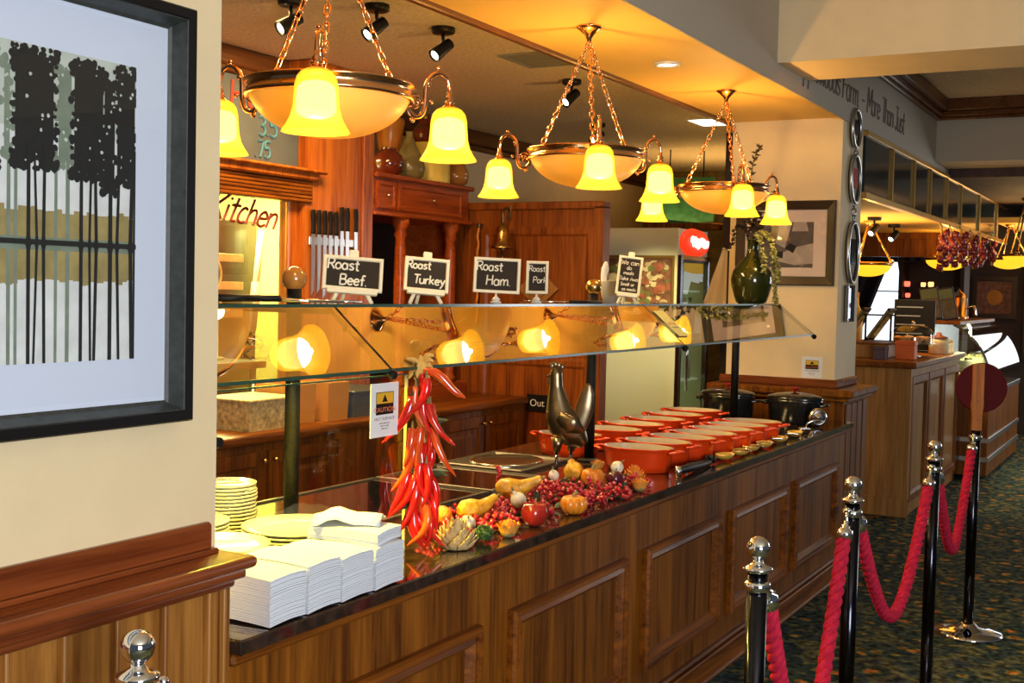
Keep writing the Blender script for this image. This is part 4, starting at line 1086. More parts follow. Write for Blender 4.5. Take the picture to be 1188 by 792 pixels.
def rose(label, x, y, r, z=ZT):
    t = thing('dried_rose', label, 'flower', (x, y, z), random.uniform(0, 3))
    bm = nb(); lathe(bm, [(r*0.2, 0), (r*0.55, r*0.2), (r*0.6, r*0.6), (r*0.3, r*0.8)], I4, 16); obj('calyx', bm, M['stem'], t)
    bm = nb()
    for lv in range(4):
        nl = 7-lv; rr = r*(0.75-0.18*lv)
        for k in range(nl):
            a = 2*PI*(k+0.4*lv)/nl; Ml = RZ(a) @ T(rr*0.75, 0, r*(0.35+0.08*lv)) @ RY(0.35-0.18*lv)
            g = 4; w = r*0.42; l = r*0.85; grid = []
            for i in range(g+1):
                row = []
                for j in range(g+1):
                    u, v = -1+2*j/g, i/g
                    row.append(bm.verts.new(Ml @ Vector((-0.35*w*u*u+0.12*r*v*v+0.05*r*math.sin(5*u+lv*2+k), w*u*(1-0.35*v*v), l*v*(1-0.15*u*u)))))
                grid.append(row)
            for i in range(g):
                for j in range(g):
                    f = bm.faces.new((grid[i][j], grid[i][j+1], grid[i+1][j+1], grid[i+1][j])); f.smooth = True
    obj('petals', bm, M['rose'], t)
random.seed(21)
pumpkin('small orange pumpkin at the counter edge', -1.695, 3.485, 0.045, 0.066, M['pumpkin'])
apple('big dark red apple between the rose and the pumpkin', -1.705, 3.235, 0.042, M['apple'])
artichoke('pale dried artichoke below the chili string', -1.735, 2.83, 0.050)
rose('ruffled apricot dried rose at the counter edge', -1.690, 3.045, 0.038)
t = thing('seed_head', 'dark green spiky seed head beside the artichoke', 'seed head', (-1.712, 2.945, ZT))
bm = nb(); ball(bm, (0, 0, 0.026), 0.020); obj('core', bm, M['green_seed'], t)
bm = nb()
for k in range(420):
    a, c_ = random.uniform(0, 2*PI), random.uniform(-0.9, 1); q = math.sqrt(1-c_*c_); d = Vector((q*math.cos(a), q*math.sin(a), c_))
    tube(bm, [Vector((0, 0, 0.026))+d*0.018, Vector((0, 0, 0.026))+d*random.uniform(0.025, 0.030)+Vector((random.uniform(-1, 1), random.uniform(-1, 1), 0))*0.002 if d.z > -0.7 else Vector((0, 0, 0.026))+d*0.024], [0.0012, 0.0005], 4)
o = obj('spines', bm, M['green_seed'], t); o['kind'] = 'stuff'
gourd('long yellow crooked gourd lying high on the berries', -1.92, 3.43, 0.034, 0.06, 0.6, M['gourd_yellow'], ZT+0.035, 0.6)
gourd('yellow gourd with twisted neck left of the white garlic', -1.865, 3.10, 0.033, 0.05, 1.1, M['gourd_yellow'], ZT+0.02, 0.6)
gourd('rough orange gourd nearest the chilies', -1.90, 3.02, 0.030, 0.02, 2.4, M['gourd_orange'], ZT+0.012, 0.3)
garlic('white garlic bulb beside the artichoke and chilies', -1.80, 2.995, 0.030, ZT+0.008, 0.6, 0.9)
garlic('white garlic bulb in the middle of the garland', -1.815, 3.33, 0.029, ZT+0.030, -0.4, 0.6)
garlic('white garlic bulb in front of the rooster', -1.93, 3.80, 0.022, ZT+0.045, 0.2, 0.6)
garlic('white garlic bulb at the far end of the garland', -1.80, 4.06, 0.027, ZT+0.050, 1.0, 0.9)
gourd('orange warty gourd at the rooster feet', -1.90, 3.905, 0.036, 0.02, 2.2, M['gourd_yellow'], ZT+0.030, 0.5)
pumpkin('round orange gourd behind the berries beside the dark plum', -1.83, 3.91, 0.043, 0.075, M['gourd_orange'], 'gourd', 7, 0.07, ZT+0.016, 'gourd')
apple('dark plum among berries in front of the pots', -1.76, 3.955, 0.034, M['plum'], 'plum', ZT+0.016, 'plum')
rose('small apricot dried rose at the far end of the garland', -1.670, 3.97, 0.034, ZT+0.010)
artichoke('small brown dried artichoke by the near pot', -1.77, 4.15, 0.036, M['gourd_orange'], ZT+0.012)
rose('orange dried rose between the gourds and the pot', -1.89, 4.08, 0.030, ZT+0.05)
# berry sprigs
bm = nb(); ball(bm, (0, 0, 0), 0.0080, seg=10, rings=6); berry_me = obj('berry', bm, M['berry'])
bme = berry_me.data
bpy.data.objects.remove(berry_me)
def sprig(x, y, ang, n, spread, h, label):
    t = thing('berry_sprig', label, 'berries', (x, y, ZT), ang, 'red berry sprigs in the garland')
    bm = nb()
    pts = []
    for k in range(n):
        a = random.uniform(0, 2*PI); rr = spread*math.sqrt(random.random()); p = Vector((rr*math.cos(a)*1.35, rr*math.sin(a), 0.007+random.random()**0.8*h*(1-0.5*(rr/spread)**2)))
        pts.append(p)
    for p in pts[:10]: tube(bm, [(0, 0, 0.006), p*0.6+Vector((0, 0, 0.004)), p], 0.0012, 4)
    obj('twig', bm, M['leaf_dark'], t)
    for p in pts:
        o = bpy.data.objects.new('berry', bme); COL.objects.link(o); o.parent = t; o.location = p; s = random.uniform(0.75, 1.15); o.scale = (s, s, s)
SP = [(-1.905, 3.10, 0.4, 0.050, 0.06, 'red berry sprig behind the left yellow gourd'),
      (-1.80, 3.06, 0.2, 0.042, 0.045, 'red berry sprig above the apricot rose'),
      (-1.855, 3.36, 0.5, 0.045, 0.06, 'red berry sprig between the two yellow gourds'),
      (-1.845, 2.93, 0.3, 0.055, 0.05, 'red berry sprig just right of the chilies'),
      (-1.765, 2.90, 1.0, 0.040, 0.035, 'red berry sprig over the dark green seed head'),
      (-1.775, 3.13, 0.6, 0.050, 0.045, 'red berry sprig between the rose and the garlic'),
      (-1.845, 3.23, 0.2, 0.050, 0.055, 'red berry sprig under the yellow gourd neck'),
      (-1.775, 3.36, 0.9, 0.048, 0.05, 'red berry sprig behind the dark red apple'),
      (-1.885, 3.56, 0.5, 0.058, 0.075, 'tall red berry sprig right of the long gourd'),
      (-1.785, 3.60, 0.4, 0.058, 0.07, 'red berry sprig behind the small pumpkin'),
      (-1.905, 3.72, 0.1, 0.055, 0.075, 'red berry sprig at the back near the rooster'),
      (-1.795, 3.76, 0.7, 0.060, 0.075, 'red berry sprig in front of the orange gourd'),
      (-1.715, 3.66, 0.6, 0.045, 0.045, 'low red berry sprig right of the small pumpkin'),
      (-1.705, 3.82, 0.6, 0.050, 0.05, 'red berry sprig at the counter edge before the small rose'),
      (-1.72, 4.05, 0.8, 0.045, 0.055, 'red berry sprig next to the near pot')]
for (x, y, a, sp, h, lab) in SP: sprig(x, y, a, 46, sp, h, lab)
# one thin sprig standing up left of the rooster
t = thing('berry_sprig', 'thin upright red berry sprig before the steel food well', 'berries', (-1.97, 3.50, ZT), 0, 'red berry sprigs in the garland')
bm = nb(); tube(bm, catmull([(0.04, 0.0, 0.0), (0.0, 0, 0.07), (-0.02, 0.01, 0.115)], 4), 0.0015, 5); obj('twig', bm, M['leaf_dark'], t)
for k in range(9):
    o = bpy.data.objects.new('berry', bme); COL.objects.link(o); o.parent = t; o.location = (-0.01+random.uniform(-0.012, 0.012), random.uniform(-0.01, 0.01), 0.075+0.006*k)
bm = nb()
for k in range(60):
    y = random.uniform(2.9, 4.1); x = -1.79+random.uniform(-0.07, 0.06)
    leaf(bm, (x, y, ZT+random.uniform(0.004, 0.02)), (random.uniform(-1, 1), random.uniform(-1, 1), random.uniform(0, 0.5)), random.uniform(0.03, 0.055), 0.012)
o = obj('garland_leaves', bm, M['leaf']); tag(o, 'dull green leaves under the berries of the garland', 'leaves'); o['kind'] = 'stuff'

# ------------------------------------------------------------------ bronze rooster
t = thing('rooster_figure', 'tall bronze metal rooster standing behind the garland', 'figurine', (-2.03, 4.07, ZT), math.radians(26))
k_ = 0.93
def rp(s, z, d=0.0): return (s*k_, d*k_, z*k_)
bm = nb()
c = catmull([rp(0.085, 0.15), rp(0.055, 0.18), rp(0.015, 0.215), rp(-0.012, 0.262), rp(-0.026, 0.320), rp(-0.034, 0.385), rp(-0.036, 0.438), rp(-0.040, 0.462)], 6)
tube(bm, c, [0.018, 0.046, 0.064, 0.060, 0.042, 0.026, 0.024, 0.012], 20, flat=(1, 0.8))
tube(bm, [rp(-0.045, 0.432), rp(-0.078, 0.424)], [0.012, 0.002], 8)
obj('body', bm, M['bronze'], t)
bm = nb()
for k in range(4): ball(bm, rp(-0.055+0.014*k, 0.468+0.006*math.sin(k*1.3)), 0.010, sc=(1, 0.4, 1.2), seg=10, rings=6)
obj('comb', bm, M['bronze'], t)
bm = nb(); ball(bm, rp(-0.062, 0.405), 0.010, sc=(0.8, 0.5, 1.5), seg=10, rings=6); obj('wattle', bm, M['bronze'], t)
bm = nb()
c = catmull([rp(0.045, 0.19), rp(0.075, 0.27), rp(0.090, 0.34), rp(0.098, 0.40)], 6)
tube(bm, c, [0.030, 0.034, 0.034, 0.026, 0.006], 16, flat=(0.35, 1.0) if False else (1.0, 0.35))
obj('tail', bm, M['bronze'], t)
bm = nb(); tube(bm, catmull([rp(-0.02, 0.27, -0.052), rp(0.03, 0.235, -0.062), rp(0.085, 0.21, -0.045)], 5), [0.020, 0.036, 0.008], 14, flat=(1, 0.4)); obj('wing', bm, M['bronze'], t)
for (s, d) in ((-0.022, -0.02), (0.036, 0.02)):
    bm = nb(); tube(bm, [rp(s, 0.18, d), rp(s-0.004, 0.12, d)], [0.026, 0.012], 12); obj('thigh', bm, M['bronze'], t)
    bm = nb(); tube(bm, [rp(s-0.004, 0.125, d), rp(s-0.004, 0.004, d)], 0.0068, 10)
    for a in (-2.4, -1.6, -0.8, 1.6): tube(bm, [rp(s-0.004, 0.008, d), (s*k_+0.034*math.cos(a+0.8)-0.01, d*k_+0.034*math.sin(a+0.8), 0.003)], [0.005, 0.003], 6)
    obj('leg', bm, M['chrome_dark'], t)

# ------------------------------------------------------------------ orange casserole pots
def pot_parts(label, loc, rz, group, lx=0.150, ly=0.103, h=0.098, body=None):
    t = thing('casserole_pot', label, 'casserole pot', loc, rz, group)
    seg = 48
    sy = ly/lx
    bm = nb(); r = lx
    lathe(bm, [(r*0.80, 0.0), (r*0.86, 0.004), (r*0.90, 0.03), (r*0.955, h*0.8), (r*0.985, h-0.006), (r*1.0, h-0.004), (r*1.0, h), (r*0.965, h)], I4, seg, sy=sy, top=False); obj('body', bm, body or M['orange_pot'], t)
    bm = nb(); lathe(bm, [(r*0.968, h-0.001), (r*0.92, h*0.7), (r*0.86, 0.030), (r*0.80, 0.012), (1e-4, 0.010)], I4, seg, sy=sy, caps=False); obj('enamel_lining', bm, M['pot_in'], t)
    for s in (-1, 1):
        bm = nb(); c = [(s*(r*0.965), -0.042, h-0.016), (s*(r+0.022), -0.030, h-0.012), (s*(r+0.034), 0, h-0.010), (s*(r+0.022), 0.030, h-0.012), (s*(r*0.965), 0.042, h-0.016)]
        tube(bm, catmull(c, 5), 0.0072, 8, flat=(0.8, 1.25)); obj('handle', bm, body or M['orange_pot'], t)
    return t
ordn = ['nearest', 'second nearest', 'third nearest', 'fourth nearest', 'fifth nearest', 'sixth nearest', 'farthest']
front = [(-1.905, 4.50), (-1.915, 4.73), (-1.885, 4.945), (-1.862, 5.155), (-1.853, 5.365), (-1.850, 5.575), (-1.848, 5.785)]
rear = [(-2.325, 4.72), (-2.265, 5.02), (-2.265, 5.29), (-2.265, 5.57), (-2.27, 5.85), (-2.275, 6.13)]
p0 = None
for i, (x, y) in enumerate(front):
    lab = 'orange oval casserole pot, %s in the front row by the spoons' % ordn[i]
    rz = random.uniform(-0.05, 0.05)
    if p0 is None: p0 = pot_parts(lab, (x, y, ZT), rz, 'orange casserole pots on the counter')
    else: dup(p0, (x, y, ZT), rz, lab)
ordr = ['nearest', 'second nearest', 'third nearest', 'fourth nearest', 'fifth nearest', 'farthest']
for i, (x, y) in enumerate(rear):
    dup(p0, (x, y, ZT), random.uniform(-0.05, 0.05), 'orange oval casserole pot, %s in the rear row beyond the rooster' % ordr[i])
def black_pot(label, x, y):
    t = thing('lidded_pot', label, 'lidded pot', (x, y, ZT), 0, 'black lidded pots at the end wall')
    r, h = 0.155, 0.135; sy = 0.72
    bm = nb(); lathe(bm, [(r*0.86, 0), (r*0.93, 0.01), (r, h*0.9), (r*1.03, h), (r*0.98, h)], I4, 48, sy=sy); obj('body', bm, M['black_pot'], t)
    bm = nb(); lathe(bm, [(r*1.04, h), (r*1.05, h+0.010), (r*0.98, h+0.018), (r*0.7, h+0.030), (r*0.3, h+0.038), (1e-4, h+0.040)], I4, 48, sy=sy, caps=False); l_ = obj('lid', bm, M['black_pot'], t)
    bm = nb(); lathe(bm, [(0.010, h+0.036), (0.009, h+0.050), (0.024, h+0.058), (0.026, h+0.066), (1e-4, h+0.070)], I4, 20, caps=False); obj('knob', bm, M['red_knob'], l_)
    for s in (-1, 1):
        bm = nb(); tube(bm, catmull([(s*r*0.97, -0.04, h-0.03), (s*(r+0.03), -0.02, h-0.025), (s*(r+0.03), 0.02, h-0.025), (s*r*0.97, 0.04, h-0.03)], 5), 0.008, 8); obj('handle', bm, M['black_pot'], t)
black_pot('black lidded pot left of the gantry post at the end wall', -2.297, 6.74)
black_pot('black lidded pot right of the gantry post at the end wall', -1.903, 6.74)
# serving spoons on a rest, tongs
def spoon(label, x, y, a, m):
    t = thing('serving_spoon', label, 'spoon', (x, y, ZT+0.006), a, 'serving spoons along the counter edge')
    bm = nb()
    n = 8
    lathe(bm, [(0.036*math.sin(PI/2*i/n)+1e-4, 0.026-0.026*math.cos(PI/2*i/n)) for i in range(n+1)]+[(0.034*math.sin(PI/2*i/n)+1e-4, 0.028-0.026*math.cos(PI/2*i/n)) for i in range(n, -1, -1)], S(1.45, 1, 1), 28, caps=False); obj('bowl', bm, m, t)
    bm = nb(); tube(bm, catmull([(0.046, 0, 0.024), (0.08, 0, 0.034), (0.14, 0, 0.030), (0.20, 0, 0.022)], 4), [0.004, 0.0035, 0.006], 8, flat=(0.5, 1)); obj('handle', bm, M['chrome'], t)
for i, (x, y, a) in enumerate(((-1.705, 4.98, 1.30), (-1.695, 5.16, 1.36), (-1.700, 5.33, 1.35), (-1.692, 5.50, 1.42), (-1.692, 5.75, 1.42), (-1.695, 6.02, 1.45))):
    spoon('gold bowled serving spoon, %s along the counter edge' % ordn[i if i < 5 else 6], x, y, a, M['gold_bowl'])
t = thing('tongs', 'black handled steel tongs beside the nearest pot', 'tongs')
bm = nb()
for s in (-1, 1): tube(bm, catmull([(-1.70+0.004*s, 4.42, ZT+0.026), (-1.70+0.012*s, 4.55, ZT+0.024), (-1.71+0.016*s, 4.70, ZT+0.018), (-1.72+0.006*s, 4.84, ZT+0.014)], 5), [0.011, 0.012, 0.010, 0.006], 8, flat=(1.3, 0.6))
obj('arms', bm, M['black'], t)
bm = nb(); cyl(bm, (-1.70, 4.42, ZT+0.001), (-1.70, 4.42, ZT+0.045), 0.012, 14); obj('hinge_end', bm, M['chrome'], t)
bm = nb()
for s in (-1, 1): ball(bm, (-1.724+0.012*s, 4.86, ZT+0.022), 0.018, sc=(0.6, 1.2, 1))
obj('tips', bm, M['black'], t)
t = thing('pot_lid', 'round chrome domed lid lying at the far counter end', 'pot lid', (-1.735, 6.60, ZT+0.052), 0)
bm = nb(); Mc2 = RZ(0.45) @ RX(PI/2)
lathe(bm, [(0.050, 0.03), (0.052, 0.0), (0.048, -0.012), (0.036, -0.022), (0.028, -0.020), (0.020, -0.028), (1e-4, -0.034)], Mc2 @ S(1, 1, -1), 32); obj('dome', bm, M['chrome'], t)
bm = nb(); tube(bm, [Mc2 @ Vector((0.036*math.cos(a), 0.036*math.sin(a), 0.026)) for a in [2*PI*k/24 for k in range(24)]], 0.004, 6, closed=True); obj('ring', bm, M['chrome_dark'], t)
t = thing('gravy_ladle', 'chrome ladle lying near the chrome dome', 'ladle', (-1.715, 6.25, ZT), 1.45)
bm = nb(); n = 8
lathe(bm, [(0.030*math.sin(PI/2*i/n)+1e-4, 0.028-0.028*math.cos(PI/2*i/n)) for i in range(n+1)]+[(0.0285*math.sin(PI/2*i/n)+1e-4, 0.030-0.028*math.cos(PI/2*i/n)) for i in range(n, -1, -1)], I4, 24, caps=False); obj('bowl', bm, M['chrome'], t)
bm = nb(); tube(bm, catmull([(0.029, 0, 0.026), (0.06, 0, 0.05), (0.16, 0, 0.055), (0.25, 0, 0.045)], 5), 0.004, 8); obj('handle', bm, M['chrome'], t)

# ------------------------------------------------------------------ chandeliers
def shade_prof():
    # bell: open bottom at z=0, top at z=0.155
    outer = [(0.085, 0.0), (0.083, 0.005), (0.073, 0.019), (0.063, 0.038), (0.0575, 0.062), (0.0550, 0.090), (0.0535, 0.116), (0.0485, 0.136), (0.038, 0.149), (0.026, 0.155), (0.016, 0.157)]
    inner = [(r-0.004, z-0.002 if z > 0.02 else z) for r, z in outer[::-1]]
    return outer + inner
def chain(bm, p0, p1, n, wire=0.0026, w=0.0085):
    p0, p1 = Vector(p0), Vector(p1); d = p1-p0; L = d.length/n
    q = d.to_track_quat('Z', 'X').to_matrix().to_4x4()
    for k in range(n):
        c = p0 + d*(k+0.5)/n
        Ml = T(*c) @ q @ RZ(PI/2*(k % 2))
        hl_ = L*0.62
        pts = [(w*math.cos(a), 0, (hl_-w)*(1 if math.sin(a) >= 0 else -1)+w*math.sin(a)) for a in [2*PI*j/12+0.001 for j in range(12)]]
        tube(bm, pts, wire, 6, 0, Ml, closed=True)
ARMS = [math.radians(a) for a in (-57, 63, 183)]
def chandelier(label, loc, drop, group):
    t = thing('chandelier', label, 'chandelier', loc, 0, group)    # origin at the bowl rim centre
    bm = nb(); lathe(bm, [(0.052, drop), (0.052, drop-0.006), (0.040, drop-0.014), (0.018, drop-0.034), (0.010, drop-0.05), (0.006, drop-0.066)], I4, 28)
    obj('canopy', bm, M['brass'], t)
    bm = nb(); lathe(bm, [(0.222, -0.020), (0.232, -0.020), (0.234, -0.012), (0.228, -0.008), (0.228, 0.012), (0.236, 0.016), (0.236, 0.022), (0.222, 0.022), (0.218, 0.014), (0.218, -0.016), (0.222, -0.020)], I4, 64, caps=False)
    obj('rim_band', bm, M['brass'], t)
    bm = nb(); R0, dep, n = 0.220, 0.112, 14
    out = [(R0*math.sin(PI/2*i/n)**0.9+1e-4, -0.014-dep*math.cos(PI/2*i/n)**1.25) for i in range(n+1)]
    lathe(bm, out + [(r*0.975, z+0.003) for r, z in out[::-1]], I4, 64, caps=False)
    obj('glass_bowl', bm, M['bowl'], t)
    l = light('bowl_lamp', 'POINT', (0, 0, -0.02), 17, WARM, None, 0.03); l.parent = t
    for a in ARMS:
        u = Vector((math.cos(a), math.sin(a), 0))
        bm = nb(); chain(bm, Vector((0, 0, drop-0.06)), u*0.205+Vector((0, 0, 0.026)), max(9, int((drop)/0.031))); obj('chain', bm, M['brass_pink'], t)
        bm = nb(); P = lambda r, z: u*r+Vector((0, 0, z))
        tube(bm, catmull([P(0.236, -0.010), P(0.262, -0.040), P(0.290, -0.036), P(0.302, -0.005), P(0.306, 0.050), P(0.322, 0.080), P(0.348, 0.092), P(0.374, 0.080), P(0.385, 0.048), P(0.385, 0.010)], 5), [0.008, 0.007, 0.0075, 0.007, 0.0065, 0.006], 10)
        v = Vector((-u.y, u.x, 0))
        sp = [P(0.270+0.022*(1-k/20)*math.cos(k*0.62), -0.002+0.022*(1-k/20)*math.sin(k*0.62)) for k in range(18)]
        tube(bm, sp, 0.0048, 8)
        ball(bm, P(0.262, -0.052), 0.008, seg=10, rings=6); ball(bm, P(0.348, 0.106), 0.0065, seg=10, rings=6); ball(bm, P(0.312, 0.058), 0.010, seg=10, rings=6); ball(bm, P(0.325, 0.006), 0.006, seg=10, rings=6)
        lathe(bm, [(0.012, 0.004), (0.017, 0.010), (0.009, 0.014), (0.013, 0.022), (0.007, 0.030), (0.007, 0.040)], T(*P(0.385, 0)), 14)
        box(bm, -0.012, 0.018, -0.02, 0.02, -0.018, 0.022, 0.004, 0, T(*P(0.232, 0)) @ RZ(a))
        arm = obj('arm', bm, M['brass_pink'], t)
        bm = nb(); lathe(bm, [(0.020, -0.020), (0.026, -0.012), (0.020, -0.004), (0.012, 0.006)], T(*P(0.385, 0)), 20); obj('shade_holder', bm, M['brass'], arm)
        bm = nb(); lathe(bm, shade_prof(), T(*P(0.385, -0.160)), 40, caps=False); obj('bell_shade', bm, M['shade'], arm)
        bm = nb(); lathe(bm, [(1e-4, -0.126), (0.026, -0.124), (0.042, -0.117), (0.0485, -0.106), (0.0490, -0.085), (0.0475, -0.062), (0.0445, -0.048), (0.034, -0.038), (0.018, -0.034), (1e-4, -0.033)], T(*P(0.385, 0)), 28, caps=False); obj('bulb', bm, M['opal'], arm)
        l = light('shade_lamp', 'POINT', P(0.385, -0.143), 2.2, (1.0, 0.72, 0.30), None, 0.010); l.parent = t
    return t
CHX = -2.09
CZ = 2.13
chandelier('nearest brass chandelier with three amber bell shades over the napkins', (CHX, 2.69, CZ), 2.635-CZ, 'chandeliers along the counter')
chandelier('middle brass chandelier hanging above the carvery chalkboards', (CHX, 4.33, CZ), 2.635-CZ, 'chandeliers along the counter')
chandelier('farthest brass chandelier of the three, beside the cream end wall', (CHX, 5.96, CZ), 2.635-CZ, 'chandeliers along the counter')

# ceiling lights
t = thing('downlight', 'round recessed downlight in the orange soffit', 'ceiling light', (-2.10, 5.17, 2.635))
bm = nb(); lathe(bm, [(0.062, 0), (0.062, -0.008), (0.046, -0.010), (0.040, -0.003)], I4, 32, caps=False); obj('ring', bm, M['white_plastic'], t)
bm = nb(); lathe(bm, [(0.040, -0.004), (1e-4, -0.005)], I4, 24, caps=False); obj('lamp_face', bm, M['led'], t)
t = thing('ceiling_panel_light', 'square white panel light in the kitchen ceiling', 'ceiling light', (-2.90, 8.1, 2.80), 0)
bm = nb(); frame_moulding(bm, 0.36, 0.36, [(0, 0), (0, 0.012), (0.02, 0.012), (0.02, 0.004)], RX(PI)); obj('frame', bm, M['white_plastic'], t)
bm = nb(); quad(bm, [(-0.16, -0.16, -0.006), (0.16, -0.16, -0.006), (0.16, 0.16, -0.006), (-0.16, 0.16, -0.006)]); obj('diffuser', bm, M['led'], t)
t = thing('ceiling_vent', 'grey slatted square vent in the kitchen ceiling', 'vent', (-3.0, 5.62, 2.80), 0)
bm = nb(); frame_moulding(bm, 0.30, 0.36, [(0, 0), (0, 0.010), (0.02, 0.012), (0.03, 0.004)], RX(PI)); obj('frame', bm, M['vent'], t)
bm = nb()
for k in range(9): box(bm, -0.12, 0.12, -0.15+k*0.036, -0.125+k*0.036, -0.010, -0.002, 0.002)
box(bm, -0.13, 0.13, -0.16, 0.16, -0.003, -0.001)
obj('slats', bm, M['vent'], t)
def spotlight(label, x, y, az, tilt, z=2.80):
    t = thing('spotlight', label, 'spotlight', (x, y, z), az, 'black ceiling spotlights')
    bm = nb(); lathe(bm, [(0.055, 0), (0.055, -0.022), (0.048, -0.028), (1e-4, -0.028)], I4, 28, caps=False); obj('ceiling_plate', bm, M['black'], t)
    bm = nb(); cyl(bm, (0, 0, -0.028), (0, 0, -0.085), 0.008, 10); ball(bm, (0, 0, -0.088), 0.013); obj('stem', bm, M['black'], t)
    Mh = T(0, 0, -0.098) @ RY(tilt)
    bm = nb(); lathe(bm, [(0.016, 0.055), (0.026, 0.050), (0.028, 0.0), (0.033, -0.055), (0.033, -0.062), (0.028, -0.060), (0.020, -0.045)], Mh, 24); obj('lamp_head', bm, M['black'], t)
    bm = nb(); lathe(bm, [(0.022, -0.056), (1e-4, -0.056)], Mh, 20, caps=False); obj('lamp_face', bm, M['led'], t)
spotlight('black ceiling spotlight nearest the cornice, top left over the chandelier', -3.36, 4.05, 1.15, 1.0)
spotlight('black ceiling spotlight between the chains of the nearest chandelier', -3.08, 4.28, 1.15, 0.9)
spotlight('black ceiling spotlight with visible round plate beside the nearest chandelier', -3.06, 4.78, 1.15, 0.9)
spotlight('black ceiling spotlight behind the chains of the middle chandelier', -3.12, 6.25, 1.15, 0.9)
spotlight('black ceiling spotlight just above the rim of the middle chandelier', -3.75, 7.95, 1.15, 0.9)

# ------------------------------------------------------------------ back of the carvery
# knives on a magnetic strip
t = thing('knife_rack', 'magnetic steel strip on the wooden pier holding the knives', 'knife rack', (0, 0, 0))
bm = nb(); box(bm, KX+0.061, KX+0.072, 5.31, 5.74, 1.815, 1.86, 0.003); obj('strip', bm, M['steel'], t)
kn = ['leftmost', 'second', 'third', 'fourth', 'fifth', 'sixth', 'seventh', 'rightmost']
for i in range(8):
    y = 5.335+i*0.052+(0.03 if i == 7 else 0)
    z = 1.875 if i < 5 else 1.905
    lab = {0: 'leftmost black handled knife on the strip', 7: 'rightmost black handled knife, apart from the others'}.get(i, '%s black handled knife from the left on the strip' % kn[i])
    t = thing('kitchen_knife', lab, 'knife', (KX+0.075, y, z), 0, 'knives on the magnetic strip')
    L = (0.34, 0.33, 0.36, 0.33, 0.34, 0.20, 0.22, 0.24)[i]
    bm = nb(); prism(bm, [(-0.015, 0), (0.015, 0), (0.017, -L*0.5), (0.010, -L*0.92), (-0.013, -L)], 0.003, T(0, 0, 0) @ FX); obj('blade', bm, M['steel'], t)
    bm = nb(); tube(bm, catmull([(0.002, 0, 0), (0.002, 0.002, 0.05), (0.002, 0.0, 0.10), (0.002, -0.006, 0.135)], 4), [0.017, 0.015, 0.018, 0.015], 10, flat=(0.6, 1.1)); obj('handle', bm, M['black'], t)
# dresser with drawers on turned columns
t = thing('dresser', 'red wooden dresser with small drawers on turned columns', 'dresser')
bm = nb(); box(bm, -4.84, KX+0.06, 5.92, 7.02, 2.035, 2.25, 0.004); box(bm, -4.84, KX+0.09, 5.91, 7.05, 2.245, 2.275, 0.008); box(bm, -4.84, KX+0.085, 5.91, 7.04, 2.02, 2.045, 0.006); obj('drawer_case', bm, M['wood_dresser'], t)
bm = nb(); box(bm, -4.84, KX+0.07, 5.92, 7.02, 0.0, 0.965, 0.004); obj('base', bm, M['wood_dresser'], t)
for (a, b) in ((5.94, 6.14), (6.17, 6.92)):
    bm = nb(); Md = T(KX+0.06, (a+b)/2, 2.145) @ FX; frame_moulding(bm, b-a, 0.165, [(0, 0), (0, 0.014), (0.006, 0.016), (0.022, 0.016), (0.030, 0.008)], Md)
    x, y = (b-a)/2-0.028, 0.165/2-0.028; quad(bm, [(-x, -y, 0.008), (x, -y, 0.008), (x, y, 0.008), (-x, y, 0.008)], 0, Md); d_ = obj('drawer', bm, M['wood_dresser'], t)
    bm = nb(); ball(bm, (KX+0.088, (a+b)/2, 2.145), 0.011); cyl(bm, (KX+0.066, (a+b)/2, 2.145), (KX+0.085, (a+b)/2, 2.145), 0.005, 8); obj('knob', bm, M['chrome'], d_)
for y in (6.27, 6.86):
    bm = nb(); lathe(bm, [(0.05, 0), (0.05, 0.03), (0.036, 0.05), (0.040, 0.09), (0.032, 0.12), (0.040, 0.4), (0.036, 0.85), (0.030, 0.93), (0.042, 0.95), (0.034, 0.98), (0.055, 1.02), (0.055, 1.06)], T(KX+0.02, y, 0.965), 24); obj('column', bm, M['wood_dresser'], t)
bm = nb(); box(bm, -4.84, -4.80, 5.92, 7.02, 0.95, 2.03); obj('back_panel', bm, M['black'], t)
for y in (5.92, 7.00):
    bm = nb(); box(bm, -4.84, KX-0.1, y, y+0.03, 0.96, 2.03); obj('side_panel', bm, M['wood_dresser'], t)
# pots on the dresser
def pot_on(name, label, x, y, prof, m, seg=28, rib=None):
    t = thing(name, label, 'jar', (x, y, 2.2755), 0, 'stoneware on the dresser')
    bm = nb(); lathe(bm, prof, I4, seg, rib=rib); obj('vessel', bm, m, t)
    return t
DX = KX-0.06
t = pot_on('jug', 'round dark brown glazed jug at the left dresser end', DX, 6.24, [(0.045, 0), (0.085, 0.03), (0.10, 0.08), (0.09, 0.13), (0.055, 0.16), (0.045, 0.175), (0.05, 0.18)], M['jar_brown'])
t = pot_on('cone_vase', 'upside-down cone shaped orange vase behind the brown jug', KX-0.30, 6.59, [(0.06, 0), (0.03, 0.06), (0.03, 0.10), (0.05, 0.16), (0.075, 0.25), (0.10, 0.40), (0.09, 0.42)], M['terracotta'])
t = pot_on('gourd_bottle', 'pale pear shaped speckled bottle with a thin neck', DX, 6.47, [(0.06, 0), (0.095, 0.03), (0.105, 0.08), (0.09, 0.14), (0.05, 0.21), (0.025, 0.27), (0.022, 0.30), (0.028, 0.31)], M['jar_grey'])
t = pot_on('stoneware_jar', 'tall stoneware jar with a yellow body and brown shoulder', DX, 6.72, [(0.125, 0), (0.13, 0.01), (0.13, 0.26)], M['jar_yellow'], 36)
bm = nb(); lathe(bm, [(0.131, 0.26), (0.132, 0.34), (0.10, 0.37), (0.085, 0.38), (0.085, 0.43), (0.095, 0.44), (0.08, 0.44)], I4, 36); obj('shoulder', bm, M['jar_brown'], t)
